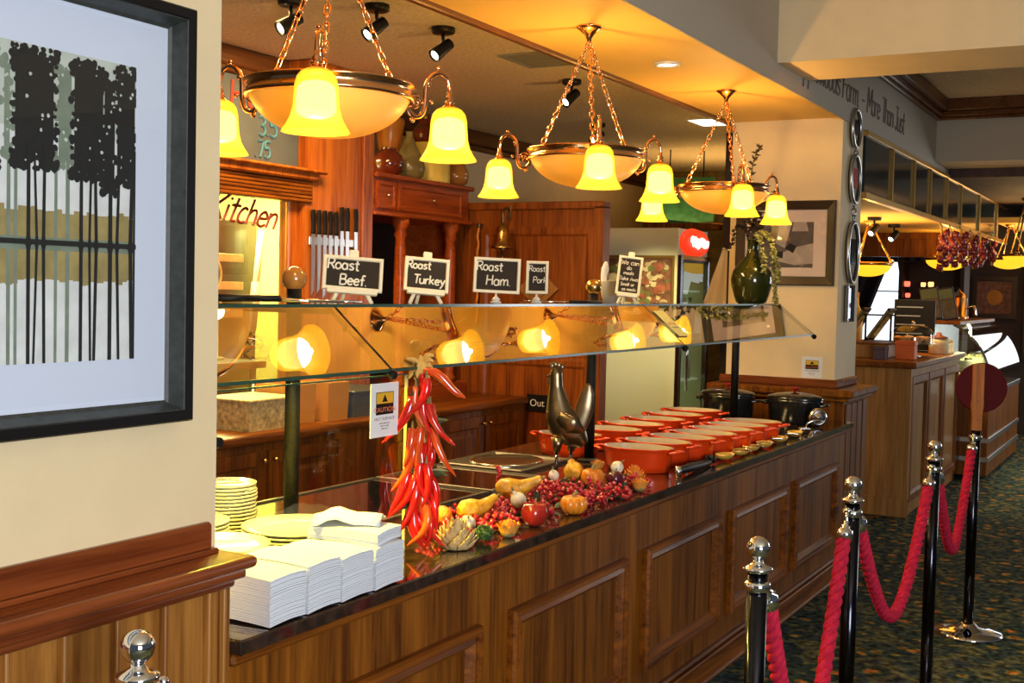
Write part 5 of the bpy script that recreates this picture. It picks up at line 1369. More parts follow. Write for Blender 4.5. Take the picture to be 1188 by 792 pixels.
bm = nb(); tube(bm, catmull([(0.06, -0.12, 0.30), (0.10, -0.15, 0.36), (0.06, -0.10, 0.42)], 5), 0.012, 8); obj('handle', bm, M['jar_brown'], t)
t = pot_on('pitcher', 'small amber glazed pitcher beside the tall yellow jar', DX+0.02, 7.0, [(0.05, 0), (0.085, 0.03), (0.095, 0.08), (0.075, 0.13), (0.05, 0.16), (0.055, 0.19)], M['jar_amber'])
bm = nb(); tube(bm, catmull([(0.0, 0.05, 0.17), (0.0, 0.12, 0.15), (0.0, 0.09, 0.06)], 5), 0.010, 8); obj('handle', bm, M['jar_amber'], t)
# tall stoneware behind dresser end
t = pot_on('crock', 'two-tone cylindrical crock at the right dresser end', DX-0.18, 7.02, [(0.075, 0), (0.08, 0.01), (0.08, 0.10)], M['china'])
bm = nb(); lathe(bm, [(0.0805, 0.10), (0.0805, 0.20), (0.07, 0.215), (0.06, 0.215)], I4, 28); obj('upper_glaze', bm, M['jar_grey'], t)

# back counter with cupboard doors
t = thing('back_counter', 'low dark wooden back counter with panelled cupboard doors', 'cabinet')
BX = -3.80
bm = nb(); box(bm, -4.24, BX, 3.0, 7.02, 0.0, 0.84); obj('carcass', bm, M['wood_dark'], t)
bm = nb(); box(bm, -4.24, BX+0.035, 3.0, 7.025, 0.84, 0.885, 0.010, seg=2); obj('worktop', bm, M['wood_dark_y'], t)
for (a, b, side) in ((3.86, 4.43, 1), (4.45, 5.02, -1), (5.40, 5.93, 1), (5.95, 6.48, 1), (6.50, 7.0, -1)):
    bm = nb(); Md = T(BX, (a+b)/2, 0.45) @ FX; frame_moulding(bm, b-a, 0.70, [(0, 0), (0, 0.016), (0.065, 0.016), (0.075, 0.006), (0.10, 0.006), (0.12, 0.014)], Md)
    x, y = (b-a)/2-0.12, 0.70/2-0.12; quad(bm, [(-x, -y, 0.014), (x, -y, 0.014), (x, y, 0.014), (-x, y, 0.014)], 0, Md); d_ = obj('door', bm, M['wood_dark'], t)
    yk = b-0.03 if side > 0 else a+0.03
    bm = nb(); ball(bm, (BX+0.035, yk, 0.755), 0.013); cyl(bm, (BX+0.014, yk, 0.755), (BX+0.03, yk, 0.755), 0.006, 8); obj('knob', bm, M['brass_dull'], d_)
# partition panel at the end
bm = nb()
box(bm, -4.84, -3.28, 7.05, 7.12, 0.0, 2.14)
box(bm, -4.84, -3.26, 7.03, 7.14, 2.12, 2.17, 0.006)
box(bm, -3.33, -3.26, 7.03, 7.14, 0.0, 2.14, 0.006)
Md = T(-3.75, 7.05, 1.62) @ FY
frame_moulding(bm, 0.86, 0.78, [(0, 0), (0, 0.006), (0.02, 0.012), (0.05, 0.012), (0.07, -0.002)], Md)
Md = T(-3.75, 7.05, 0.80) @ FY
frame_moulding(bm, 0.86, 0.70, [(0, 0), (0, 0.006), (0.02, 0.012), (0.05, 0.012), (0.07, -0.002)], Md)
struct('wall_partition', bm, M['partition'])
t = thing('out_sign', 'small black sign reading Out on the wooden partition', 'sign')
bm = nb(); box(bm, -3.79, -3.63, 7.035, 7.043, 0.79, 0.90, 0.002); obj('plate', bm, M['black'], t)
typed('lettering', 'Out', 0.066, M['white_plastic'], t, T(-3.71, 7.0345, 0.824) @ FY, 0.0006)
t = thing('brass_bell', 'old brass bell hanging from a bracket on the partition', 'bell', (-3.95, 6.95, 1.86))
bm = nb(); lathe(bm, [(0.082, 0.0), (0.085, 0.006), (0.070, 0.02), (0.054, 0.05), (0.047, 0.10), (0.040, 0.14), (0.022, 0.158), (1e-4, 0.162)], I4, 32, caps=False); obj('bell', bm, M['brass_dull'], t)
bm = nb(); tube(bm, catmull([(0, 0.09, 0.25), (0, 0.05, 0.27), (0, 0.0, 0.24), (0, 0, 0.162)], 5), 0.008, 8); box(bm, -0.015, 0.015, 0.075, 0.082+0.004, 0.20, 0.29, 0.002); obj('bracket', bm, M['bronze'], t)
bm = nb(); ball(bm, (0, 0, -0.004), 0.016); tube(bm, [(0, 0, 0.10), (0, 0, 0)], 0.004, 6); tube(bm, [(0, 0, -0.02), (0.004, 0, -0.13)], 0.006, 8); obj('clapper', bm, M['bronze'], t)
t = thing('bell_rope', 'thin twisted cord hanging left of the brass bell', 'rope')
bm = nb(); tube(bm, [(-4.17+0.004*math.sin(k*1.1), 7.0+0.004*math.cos(k*1.1), 2.02-0.02*k) for k in range(34)], 0.009, 7); obj('cord', bm, M['terracotta'], t)
bm = nb(); box(bm, -4.185, -4.155, 6.99, 7.045, 2.0, 2.03, 0.004); obj('hook_block', bm, M['bronze'], t)
t = thing('wooden_plaque', 'pale diamond shaped wooden plaque on the partition', 'plaque')
bm = nb(); prism(bm, [(-0.15, 0), (0, -0.13), (0.15, 0), (0, 0.13)], 0.02, T(-3.72, 7.045, 1.60) @ FY); o = obj('board', bm, M['wood_oak'], t)
bm = nb(); prism(bm, [(-0.09, 0), (0, -0.08), (0.09, 0), (0, 0.08)], 0.008, T(-3.72, 7.024, 1.60) @ FY); obj('raised_centre', bm, M['wood_oak'], t)
# containers on the back counter
def bin_(name, label, x0, x1, y0, y1, h, m, lid=None, cat='box'):
    t = thing(name, label, cat, ((x0+x1)/2, (y0+y1)/2, 0.8855))
    a, b = (x1-x0)/2, (y1-y0)/2
    bm = nb(); ins = 0.012
    P = [[(-a*0.94, -b*0.94, 0), (a*0.94, -b*0.94, 0), (a*0.94, b*0.94, 0), (-a*0.94, b*0.94, 0)], [(-a, -b, h), (a, -b, h), (a, b, h), (-a, b, h)], [(-a+ins, -b+ins, h), (a-ins, -b+ins, h), (a-ins, b-ins, h), (-a+ins, b-ins, h)], [(-a*0.9+ins, -b*0.9+ins, 0.012), (a*0.9-ins, -b*0.9+ins, 0.012), (a*0.9-ins, b*0.9-ins, 0.012), (-a*0.9+ins, b*0.9-ins, 0.012)]]
    R = [[bm.verts.new(p) for p in r] for r in P]
    for i in range(3):
        for k in range(4): bm.faces.new((R[i][k], R[i][(k+1) % 4], R[i+1][(k+1) % 4], R[i+1][k]))
    bm.faces.new(R[0][::-1]); bm.faces.new(R[3]); obj('walls', bm, m, t)
    if lid:
        bm = nb(); box(bm, -a-0.006, a+0.006, -b-0.006, b+0.006, h+0.0005, h+0.014, 0.004); obj('lid', bm, lid, t)
bin_('food_tub', 'cloudy food tub with dark specks at the left of the back counter', -4.15, -3.85, 4.38, 4.74, 0.14, M['tub'], M['tub'], 'tub')
bin_('cardboard_box', 'tan cardboard box behind the near gantry post', -4.15, -3.9, 4.77, 4.95, 0.20, M['card'])
bin_('cardboard_box', 'tan cardboard box right of the near gantry post', -4.15, -3.86, 5.0, 5.18, 0.20, M['card'])
bin_('food_tub', 'blue grey lidded tub right of the cardboard boxes', -4.2, -3.86, 5.22, 5.62, 0.13, M['tub_blue'], M['tub_blue'], 'tub')

# drinks fridge with food poster
t = thing('drinks_fridge', 'tall grey drinks fridge with food poster and lit red sign', 'fridge')
FXR = -3.10
bm = nb(); box(bm, -3.72, FXR-0.03, 8.0, 8.04, 0.0, 2.05); box(bm, -3.72, FXR-0.03, 8.56, 8.60, 0.0, 2.05); box(bm, -3.719, -3.68, 8.041, 8.559, 0.0, 2.049); box(bm, -3.675, FXR-0.031, 8.041, 8.559, 1.86, 2.049); box(bm, -3.675, FXR-0.031, 8.041, 8.559, 0.001, 0.2); box(bm, -3.16, FXR-0.025, 7.992, 7.9995, 0.0, 2.05); obj('cabinet', bm, M['fridge'], t)
bm = nb(); box(bm, -3.676, -3.66, 8.04, 8.56, 0.2, 1.86)
for z in (0.6, 0.95, 1.3, 1.6): box(bm, -3.66, FXR-0.06, 8.045, 8.555, z, z+0.012)
obj('interior', bm, M['fridge_in'], t)
bm = nb(); frame_moulding(bm, 0.60, 1.66, [(0, 0), (0, 0.03), (0.03, 0.034), (0.05, 0.03), (0.052, 0.0)], T(FXR-0.03, 8.3, 1.03) @ FX); d_ = obj('door', bm, M['chrome_dark'], t)
bm = nb(); box(bm, FXR-0.012, FXR-0.006, 8.05, 8.55, 0.25, 1.81); obj('door_pane', bm, M['glass'], d_)
bm = nb(); cyl(bm, (FXR+0.03, 8.08, 0.9), (FXR+0.03, 8.08, 1.4), 0.010, 10); obj('door_handle', bm, M['chrome'], d_)
bm = nb(); lathe(bm, [(0.001, 0.055), (0.6, 0.05), (0.9, 0.03), (1.0, 0.0)], T(FXR-0.03, 8.31, 1.955) @ FX @ S(0.28, 0.105, 1), 32); s_ = obj('lit_sign', bm, M['sign_red'], t)
bm = nb(); tube(bm, [(FXR+0.026, 8.14+0.31*k/60, 1.955+0.030*math.sin(k*0.75)*(1-0.4*k/60)+0.008*math.sin(k*0.21)) for k in range(61)], 0.014, 7); obj('sign_script', bm, M['sign_white'], s_)
# poster
bm = nb(); Yp = 7.9935
px0, px1, pz0, pz1 = -3.66, -3.17, 1.42, 1.83
quad(bm, [(px0, Yp, pz0), (px1, Yp, pz0), (px1, Yp, pz1), (px0, Yp, pz1)], 0)
random.seed(8)
for k in range(190):
    x, z = random.uniform(px0+0.03, px1-0.03), random.uniform(pz0+0.03, pz1-0.03); rr = random.uniform(0.016, 0.05); a0 = random.random()*6; n = 9
    P = [(min(px1, max(px0, x+rr*random.uniform(0.8, 1.1)*math.cos(a0-2*PI*j/n))), Yp-0.00003*(k+1), min(pz1, max(pz0, z+rr*0.75*random.uniform(0.8, 1.1)*math.sin(a0-2*PI*j/n)))) for j in range(n)]
    f = bm.faces.new([bm.verts.new(p) for p in P]); f.material_index = random.choice((1, 1, 2, 3, 0, 0, 3))
frame_moulding(bm, px1-px0+0.05, pz1-pz0+0.05, [(0, 0), (0, 0.006), (0.02, 0.006), (0.024, 0.001)], T((px0+px1)/2, Yp+0.003, (pz0+pz1)/2) @ FY, 4)
obj('food_poster', bm, [M['food_dark'], M['food_cream'], M['food_red'], M['food_green'], M['gold_trim']], t)
# bottles in fridge
for i, (yy, z) in enumerate(((8.18, 1.312), (8.33, 1.312), (8.46, 1.312), (8.2, 0.962), (8.4, 0.962))):
    o_ = nb(); lathe(o_, [(0.034, 0), (0.036, 0.01), (0.036, 0.13), (0.014, 0.19), (0.013, 0.24), (0.016, 0.242), (0.016, 0.25)], T(-3.2, yy, z), 18)
    tag(obj('drink_bottle', o_, [M['jar_amber'], M['white_plastic'], M['leaf_pale']][i % 3]), ['amber bottle on the upper fridge shelf', 'white bottle on the upper fridge shelf', 'green bottle on the upper fridge shelf', 'amber bottle on the lower fridge shelf', 'white bottle on the lower fridge shelf'][i], 'bottle', 'bottles inside the fridge')
t = thing('green_standin_board', 'green board standing in for a green-lit wall patch above the fridge', 'board')
bm = nb(); box(bm, -3.95, -3.45, 9.6, 9.63, 2.18, 2.56, 0.004); obj('board', bm, M['green_board'], t)  # board added in place of a green-lit patch of wall
bm = nb(); box(bm, -4.02, -3.38, 9.57, 9.65, 2.12, 2.18, 0.006); obj('frame_rail', bm, M['wood_dark'], t)
for x in (-3.85, -3.55):
    bm = nb(); cyl(bm, (x, 9.615, 2.55), (x, 9.615, 2.80), 0.006, 8); obj('hanging_rod', bm, M['black'], t)
t = thing('hanging_cloth', 'white tea towel hanging at the left end of the cream end wall', 'towel')
bm = nb()
G = []
for i in range(9):
    row = []
    for j in range(9):
        u, v = i/8, j/8; wd = 0.03+0.13*v
        row.append(bm.verts.new((-2.485-wd*u, 7.20+0.02*math.sin(u*9)*v, 1.86-0.36*v+0.02*u)))
    G.append(row)
for i in range(8):
    for j in range(8):
        f = bm.faces.new((G[i][j], G[i+1][j], G[i+1][j+1], G[i][j+1])); f.smooth = True
o = obj('cloth', bm, M['cloth'], t); s_ = o.modifiers.new('thick', 'SOLIDIFY'); s_.thickness = 0.004
bm = nb(); cyl(bm, (-2.44, 7.2, 1.86), (-2.51, 7.2, 1.87), 0.006, 8); ball(bm, (-2.512, 7.2, 1.873), 0.010); obj('hook', bm, M['chrome'], t)

# end wall picture
t = thing('framed_photograph', 'brown framed black and white kitchen photograph on the end wall', 'picture')
Mw = T(-2.095, 7.099, 1.905) @ FY
bm = nb(); frame_moulding(bm, 0.60, 0.50, [(0, 0), (0, 0.022), (0.006, 0.026), (0.050, 0.016), (0.054, 0.006)], Mw); obj('frame', bm, M['brown_frame'], t)
bm = nb(); box(bm, -0.27, 0.27, -0.22, 0.22, 0.001, 0.006, 0, 0, Mw); obj('mount', bm, M['pink_mount'], t)
bm = nb()
def pq(pts, mi, k): 
    f = bm.faces.new([bm.verts.new(Mw @ Vector((x, y, 0.0065+0.0002*k))) for x, y in pts]); f.material_index = mi
pq([(-0.17, -0.145), (0.17, -0.145), (0.17, 0.125), (-0.17, 0.125)], 0, 0)
pq([(-0.06, 0.0), (-0.03, 0.125), (0.04, 0.125), (0.0, -0.03)], 1, 1); pq([(0.04, 0.07), (0.14, 0.07), (0.125, 0.125), (0.05, 0.125)], 1, 2); pq([(-0.08, -0.10), (0.06, -0.13), (0.17, -0.12), (0.17, 0.0), (0.08, -0.02), (0.0, -0.05)], 1, 3); pq([(-0.08, -0.09), (-0.01, -0.09), (-0.01, -0.05), (-0.08, -0.05)], 2, 4); pq([(0.0, -0.03), (0.05, -0.06), (0.07, -0.02), (0.03, 0.0)], 2, 5)
obj('photograph', bm, [M['photo_grey'], M['photo_light'], M['black']], t)
bm = nb(); box(bm, -0.26, 0.26, -0.21, 0.21, 0.010, 0.012, 0, 0, Mw); obj('glass_pane', bm, glass('photo_glass', (1, 1, 1), 0.03), t)
# round ornaments on the corridor side of the end wall
for (y, z, rh, rw, lab) in ((7.33, 2.60, 0.11, 0.10, 'topmost oval glass plaque on the end wall edge'), (7.345, 2.30, 0.14, 0.11, 'middle oval glass plaque with a red centre on the end wall edge'), (7.35, 1.86, 0.18, 0.13, 'largest and lowest oval glass plaque on the end wall edge')):
    t = thing('oval_plaque', lab, 'plaque', (-1.764, y, z), 0, 'oval plaques down the wall edge')
    bm = nb(); tube(bm, [(0.012, rw*math.cos(a), rh*math.sin(a)) for a in [2*PI*k/36 for k in range(36)]], 0.012, 8, closed=True); obj('rim', bm, M['steel'], t)
    bm = nb(); lathe(bm, [(1e-4, 0.008), (1.0, 0.004), (1.0, 0.0)], FX @ S(rw*0.95, rh*0.95, 1), 36, caps=False); obj('face', bm, M['grey_and_shade'], t)
    bm = nb(); box(bm, 0.009, 0.016, -rw*0.45, rw*0.45, -rh*0.4, rh*0.45, 0.002); obj('centre', bm, M['red_knob'] if 'red' in lab else M['mirror_dark'], t)
for (za, zb, n_, lab) in ((2.44, 2.49, 2, 'short metal chain between the upper two oval plaques'), (2.04, 2.16, 3, 'short metal chain between the lower two oval plaques')):
    bm = nb(); chain(bm, (-1.755, 7.34, zb), (-1.755, 7.35, za), n_, 0.004, 0.012)
    tag(obj('plaque_chain', bm, M['chrome_dark']), lab, 'chain')
t = thing('wall_mirror', 'small chrome framed mirror strip below the oval plaques', 'mirror', (-1.764, 7.32, 1.555))
bm = nb(); frame_moulding(bm, 0.16, 0.22, [(0, 0), (0, 0.02), (0.012, 0.022), (0.02, 0.010)], FX); obj('frame', bm, M['chrome_dark'], t)
bm = nb(); box(bm, 0.002, 0.010, -0.06, 0.06, -0.09, 0.09); obj('mirror_glass', bm, M['chrome'], t)
# lettering on the fascia
bm = nb()
write(bm, 'Applewoods Farm. - More Than Just', T(-1.764, 6.10, 2.735) @ FX, 0.155, 0.0062, 0, slant=0.1, track=0.88)
o = struct('wall_fascia_lettering', bm, M['fascia_letter'])

# ------------------------------------------------------------------ bar area beyond the end wall
bm = nb(); box(bm, -3.0, -1.79, 7.6, 12.35, 2.235, 2.30); struct('ceiling_bar', bm, M['soffit'])
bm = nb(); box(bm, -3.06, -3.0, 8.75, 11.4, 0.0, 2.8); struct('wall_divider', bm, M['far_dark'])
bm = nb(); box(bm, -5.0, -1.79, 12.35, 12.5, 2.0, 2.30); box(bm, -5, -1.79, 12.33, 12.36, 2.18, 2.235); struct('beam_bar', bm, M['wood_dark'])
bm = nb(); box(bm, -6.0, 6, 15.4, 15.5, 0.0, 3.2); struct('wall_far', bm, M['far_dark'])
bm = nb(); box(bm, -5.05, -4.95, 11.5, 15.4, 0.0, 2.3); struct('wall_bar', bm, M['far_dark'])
bm = nb(); box(bm, -1.79, -1.745, 7.6, 14.4, 2.205, 2.245, 0.004); box(bm, -1.79, -1.745, 7.6, 14.4, 2.59, 2.625, 0.004); struct('trim_6', bm, M['gold_trim'])
ys = [7.60, 8.38, 9.13, 9.78, 10.52, 11.25, 12.35]
lab7 = ['smoked mirror pane beside the end wall, first of the row', 'second smoked mirror pane from the end wall', 'third smoked mirror pane from the end wall', 'fourth smoked mirror pane from the end wall', 'fifth smoked mirror pane from the end wall', 'sixth smoked mirror pane from the end wall', 'smoked mirror pane beyond the wide gold post']
for i, (a, b) in enumerate(zip(ys, ys[1:]+[13.6])):
    t = thing('mirror_panel', lab7[i], 'mirror panel', (0, 0, 0), 0, 'smoked mirror panes above the bar')
    bm = nb(); box(bm, -1.785, -1.762, a+0.02, b-0.02, 2.245, 2.59); obj('mirror_glass', bm, M['mirror_dark'], t)
    bm = nb(); wdt = 0.022 if i < 5 else 0.06
    box(bm, -1.79, -1.745, b-wdt, b+wdt*0.3, 2.245, 2.59, 0.003); obj('mullion', bm, M['gold_trim'], t)
# canopy beams further down the corridor
bm = nb(); box(bm, -1.76, -1.0, 10.6, 15.3, 2.60, 2.72, 0.01); struct('beam_canopy', bm, M['shingle'])
bm = nb(); box(bm, -1.0, -0.94, 10.6, 15.3, 2.56, 2.70, 0.008); struct('trim_7', bm, M['gold_trim'])
light('canopy_glow', 'AREA', (-1.3, 14.2, 1.95), 14, (1.0, 0.60, 0.15), (-1.3, 14.2, 3.0), 0.4, 1.6)
bm = nb(); box(bm, -1.76, -0.4, 13.6, 15.3, 2.40, 2.46); struct('ceiling_far', bm, M['soffit'])

# wooden bar counter
t = thing('bar_counter', 'light oak bar counter with dark top beyond the end wall', 'bar counter')
bm = nb(); box(bm, -2.7, -1.70, 9.0, 9.06, 0.0, 1.085, 0.004); box(bm, -2.7, -1.72, 9.06, 11.2, 0.0, 1.085); box(bm, -2.7, -1.69, 8.985, 9.0, 0.0, 0.14, 0.004); obj('body', bm, M['wood_oak'], t)
bm = nb(); box(bm, -2.75, -1.66, 8.96, 11.2, 1.085, 1.13, 0.008); obj('worktop', bm, M['wood_dark_y'], t)
for (a, b) in ((9.08, 9.7), (9.74, 10.4), (10.44, 11.15)):
    bm = nb(); frame_moulding(bm, b-a, 0.92, [(0, 0), (0, 0.02), (0.05, 0.022), (0.07, 0.004)], T(-1.72, (a+b)/2, 0.56) @ FX); obj('side_panel', bm, M['wood_dark'], t)
t = thing('timber_riser', 'raised oak ledge on the bar counter by the end wall', 'ledge')
bm = nb(); box(bm, -2.6, -1.96, 9.35, 9.8, 1.1305, 1.235, 0.006); obj('ledge', bm, M['wood_oak'], t)
bm = nb(); box(bm, -2.61, -1.95, 9.34, 9.81, 1.2355, 1.25, 0.004); obj('top', bm, M['wood_dark_y'], t)
def closed_box(name, label, x0, x1, y0, y1, z0, z1, m, m2):
    t = thing(name, label, 'box', ((x0+x1)/2, (y0+y1)/2, z0)); a, b, h = (x1-x0)/2, (y1-y0)/2, z1-z0
    bm = nb(); box(bm, -a, a, -b, b, 0, h*0.75, 0.003); obj('carton', bm, m, t)
    bm = nb(); box(bm, -a-0.003, a+0.003, -b-0.003, b+0.003, h*0.75, h, 0.003); obj('lid', bm, m2, t)
closed_box('gift_box', 'small purple box on the bar in front of the oak ledge', -2.02, -1.93, 9.20, 9.30, 1.1305, 1.23, M['purple_box'], M['purple_box'])
closed_box('gift_box', 'bright orange box beside the cake stand on the bar', -1.90, -1.76, 9.40, 9.52, 1.1305, 1.27, M['orange_box'], M['orange_box'])
# slanted menu holders
for i, (x, y, lab) in enumerate(((-2.30, 9.55, 'leaning dark menu frame nearest the end wall'), (-2.12, 9.60, 'leaning dark menu frame beside the window'))):
    t = thing('menu_stand', lab, 'menu stand', (x, y, 1.2505), 0.0, 'leaning menu frames on the bar')
    Mm = RY(0.55) @ Matrix.Identity(4)
    bm = nb(); box(bm, -0.01, 0.012, -0.12, 0.12, 0.0, 0.30, 0.004, 0, T(-0.02, 0, 0.012) @ RY(0.6)); obj('frame', bm, M['black'], t)
    bm = nb(); box(bm, 0.012, 0.015, -0.09, 0.09, 0.03, 0.27, 0, 0, T(-0.02, 0, 0.012) @ RY(0.6)); box(bm, -0.014, -0.010, -0.09, 0.09, 0.03, 0.27, 0, 0, T(-0.02, 0, 0.012) @ RY(0.6)); box(bm, -0.008, 0.010, -0.1235, -0.1205, 0.02, 0.28, 0, 0, T(-0.02, 0, 0.012) @ RY(0.6)); obj('menu_sheet', bm, M['jar_grey'], t)
    bm = nb(); tube(bm, [(0.14, 0, 0.21), (0.14, 0, 0.004)], 0.008, 8); obj('prop', bm, M['black'], t)
# cake stand with pastries under a dome
t = thing('cake_stand', 'glass domed cake stand on the bar counter', 'cake stand', (-1.88, 9.95, 1.1305))
bm = nb(); lathe(bm, [(0.07, 0), (0.07, 0.006), (0.02, 0.02), (0.016, 0.08), (0.04, 0.095), (0.17, 0.10), (0.175, 0.108), (1e-4, 0.108)], I4, 36, caps=False); obj('stand', bm, M['steel'], t)
bm = nb(); n = 8; lathe(bm, [(0.165, 0.109), (0.165, 0.17)]+[(0.165*math.cos(PI/2*i/n)+1e-4, 0.17+0.09*math.sin(PI/2*i/n)) for i in range(1, n+1)], I4, 36, caps=False); d_ = obj('dome', bm, M['glass'], t)
bm = nb(); ball(bm, (0, 0, 0.268), 0.014); obj('dome_knob', bm, M['chrome'], d_)
for k in range(9):
    a = 2*PI*k/9
    bm = nb(); rr = 0.11 if k < 6 else 0.05
    lathe(bm, [(0.026, 0), (0.036, 0.02), (0.040, 0.032), (0.030, 0.046), (0.012, 0.052), (1e-4, 0.053)], T(0, 0, 0), 18, rib=lambda a, z: 1+0.05*math.cos(9*a), caps=False)
    ang = 2*PI*(k % 6)/6 if k < 6 else 2*PI*(k-6)/3
    tag(obj('pastry', bm, M['pastry'], None, (-1.88+rr*math.cos(ang), 9.95+rr*math.sin(ang), 1.2395+(0.0 if k < 6 else 0.0))), 'golden pastry under the glass dome on the cake stand', 'pastry', 'pastries under the glass dome')
def jar(name, label, x, y, z, r, h, m, lid):
    t = thing(name, label, 'jar', (x, y, z), 0)
    bm = nb(); lathe(bm, [(r*0.8, 0), (r, 0.01), (r, h*0.8), (r*0.85, h), (r*0.8, h)], I4, 24); obj('body', bm, m, t)
    bm = nb(); lathe(bm, [(r*0.9, h), (r*0.92, h+0.012), (r*0.3, h+0.03), (r*0.25, h+0.05), (1e-4, h+0.055)], I4, 24, caps=False); obj('lid', bm, lid, t)
jar('biscuit_jar', 'pale round biscuit jar beside the cake stand', -1.78, 10.55, 1.1305, 0.08, 0.13, M['cake_cream'], M['food_red'])
# cream cakes near the case
for i, (x, y, r, lab) in enumerate(((-1.80, 10.80, 0.075, 'cream cake with swirled top on the bar near the display case'), (-2.05, 10.35, 0.06, 'cream cake at the back of the bar behind the cake stand'), (-1.82, 11.05, 0.08, 'tall cream cake right beside the display case'))):
    t = thing('cream_cake', lab, 'cake', (x, y, 1.1305), 0, 'cream cakes on the bar')
    bm = nb(); lathe(bm, [(r*1.15, 0), (r*1.2, 0.006), (r, 0.010), (r, 0.07), (r*0.92, 0.08), (1e-4, 0.085)], I4, 28, caps=False); obj('cake', bm, M['cake_cream'], t)
    bm = nb()
    for k in range(7): ball(bm, (r*0.7*math.cos(k*0.9), r*0.7*math.sin(k*0.9), 0.09), r*0.22, sc=(1, 1, 1.2), seg=10, rings=6)
    obj('swirls', bm, M['food_cream'], t)

# refrigerated display case with curved glass
t = thing('display_case', 'curved glass cake display case with chrome bands on its base', 'display case')
DY0, DY1, DXL, DXR = 11.25, 13.45, -2.10, -1.46
bm = nb(); box(bm, DXL, DXR, DY0, DY1, 0.04, 0.76, 0.006); obj('base', bm, M['wood_dark'], t)
for z in (0.335, 0.165):
    bm = nb(); box(bm, DXL, DXR+0.014, DY0-0.014, DY1, z, z+0.045, 0.004); obj('chrome_band', bm, M['steel'], t)
bm = nb(); box(bm, DXL, DXR+0.008, DY0-0.008, DY1, 0.745, 0.79, 0.004); obj('sill', bm, M['steel'], t)
prof = [(-1.45, 0.79), (-1.455, 0.90), (-1.49, 1.05), (-1.57, 1.20), (-1.70, 1.32), (-1.78, 1.365)]
bm = nb(); cp = catmull([(x, 0, z) for x, z in prof], 4)
n = len(cp); A = [bm.verts.new((p.x, DY0, p.z)) for p in cp]; B = [bm.verts.new((p.x, DY1, p.z)) for p in cp]
for i in range(n-1):
    f = bm.faces.new((A[i], A[i+1], B[i+1], B[i])); f.smooth = True
obj('curved_glass', bm, glass('curved_case_glass', (0.85, 0.95, 0.9), 0.22), t)
bm = nb(); vs = [bm.verts.new((p.x, DY0+0.004, p.z)) for p in cp]+[bm.verts.new((-2.08, DY0+0.004, 1.365)), bm.verts.new((-2.08, DY0+0.004, 0.79))]; bm.faces.new(vs); obj('end_glass', bm, M['glass'], t)
bm = nb(); tube(bm, [(p.x, DY0, p.z) for p in cp], 0.010, 8); obj('glass_trim', bm, M['chrome_dark'], t)
bm = nb(); box(bm, -2.10, -1.72, DY0-0.01, DY1, 1.365, 1.40, 0.006); obj('top', bm, M['wood_dark_y'], t)
bm = nb(); box(bm, -2.10, -2.07, DY0+0.01, DY1, 0.79, 1.365); obj('back_panel', bm, M['steel'], t)
for z in (0.95, 1.12):
    bm = nb(); box(bm, -2.06, -1.60, DY0+0.02, DY1-0.02, z, z+0.008); obj('glass_shelf', bm, M['glass_shelf'], t)
for i in range(6):
    y = 11.48+i*0.33; z = 0.7905 if i % 2 == 0 else 0.9585
    nm = ['near the end glass on the case floor', 'near the end glass on the lower shelf', 'second along the case floor', 'second along the lower shelf', 'far along the case floor', 'far along the lower shelf'][i]
    k = thing('cake', 'yellow cream cake %s' % nm, 'cake', (-1.80, y, z), 0, 'cakes inside the display case')
    bm = nb(); lathe(bm, [(0.12, 0), (0.12, 0.06), (0.11, 0.075), (1e-4, 0.08)], I4, 28, caps=False); obj('sponge', bm, M['cake_cream'], k)
    bm = nb()
    for q in range(8): ball(bm, (0.09*math.cos(q*PI/4), 0.09*math.sin(q*PI/4), 0.085), 0.02, seg=10, rings=6)
    obj('topping', bm, M['food_cream'] if i % 2 else M['pastry'], k)
# stands on top of the case
for i, (x, y, lab) in enumerate(((-1.98, 11.42, 'green and cream menu card leaning on the display case, nearer one'), (-1.86, 11.50, 'green and cream menu card leaning on the display case, behind the other'))):
    t = thing('menu_card', lab, 'menu card', (x, y, 1.4005), 0.35, 'menu cards on the display case')
    bm = nb(); box(bm, -0.085, 0.085, -0.006, 0.006, 0.0, 0.30, 0.003, 0, RY(-0.18) @ RX(-0.16)); obj('frame', bm, M['brown_frame'], t)
    bm = nb(); box(bm, -0.072, 0.072, -0.0075, -0.0065, 0.015, 0.20, 0, 0, RY(-0.18) @ RX(-0.16)); obj('text_panel', bm, M['jar_grey'], t)
    bm = nb(); box(bm, -0.072, 0.072, -0.0075, -0.0065, 0.20, 0.285, 0, 0, RY(-0.18) @ RX(-0.16)); obj('green_panel', bm, M['red_cotton'], t)
    bm = nb(); tube(bm, [(-0.06, 0.03, 0.22), (-0.07, 0.12, 0.003)], 0.005, 6); obj('prop', bm, M['brown_frame'], t)
t = thing('coffee_machine', 'bright copper and chrome coffee machine far behind the display case', 'coffee machine', (-2.0, 12.9, 1.4005))
bm = nb(); lathe(bm, [(0.10, 0), (0.10, 0.02), (0.08, 0.03), (0.085, 0.20), (0.05, 0.25), (0.02, 0.27), (1e-4, 0.30)], I4, 28, caps=False); obj('boiler', bm, M['brass'], t)
bm = nb(); tube(bm, catmull([(0.08, 0, 0.10), (0.15, 0, 0.12), (0.17, 0, 0.02)], 4), 0.012, 8); obj('spout', bm, M['chrome'], t)

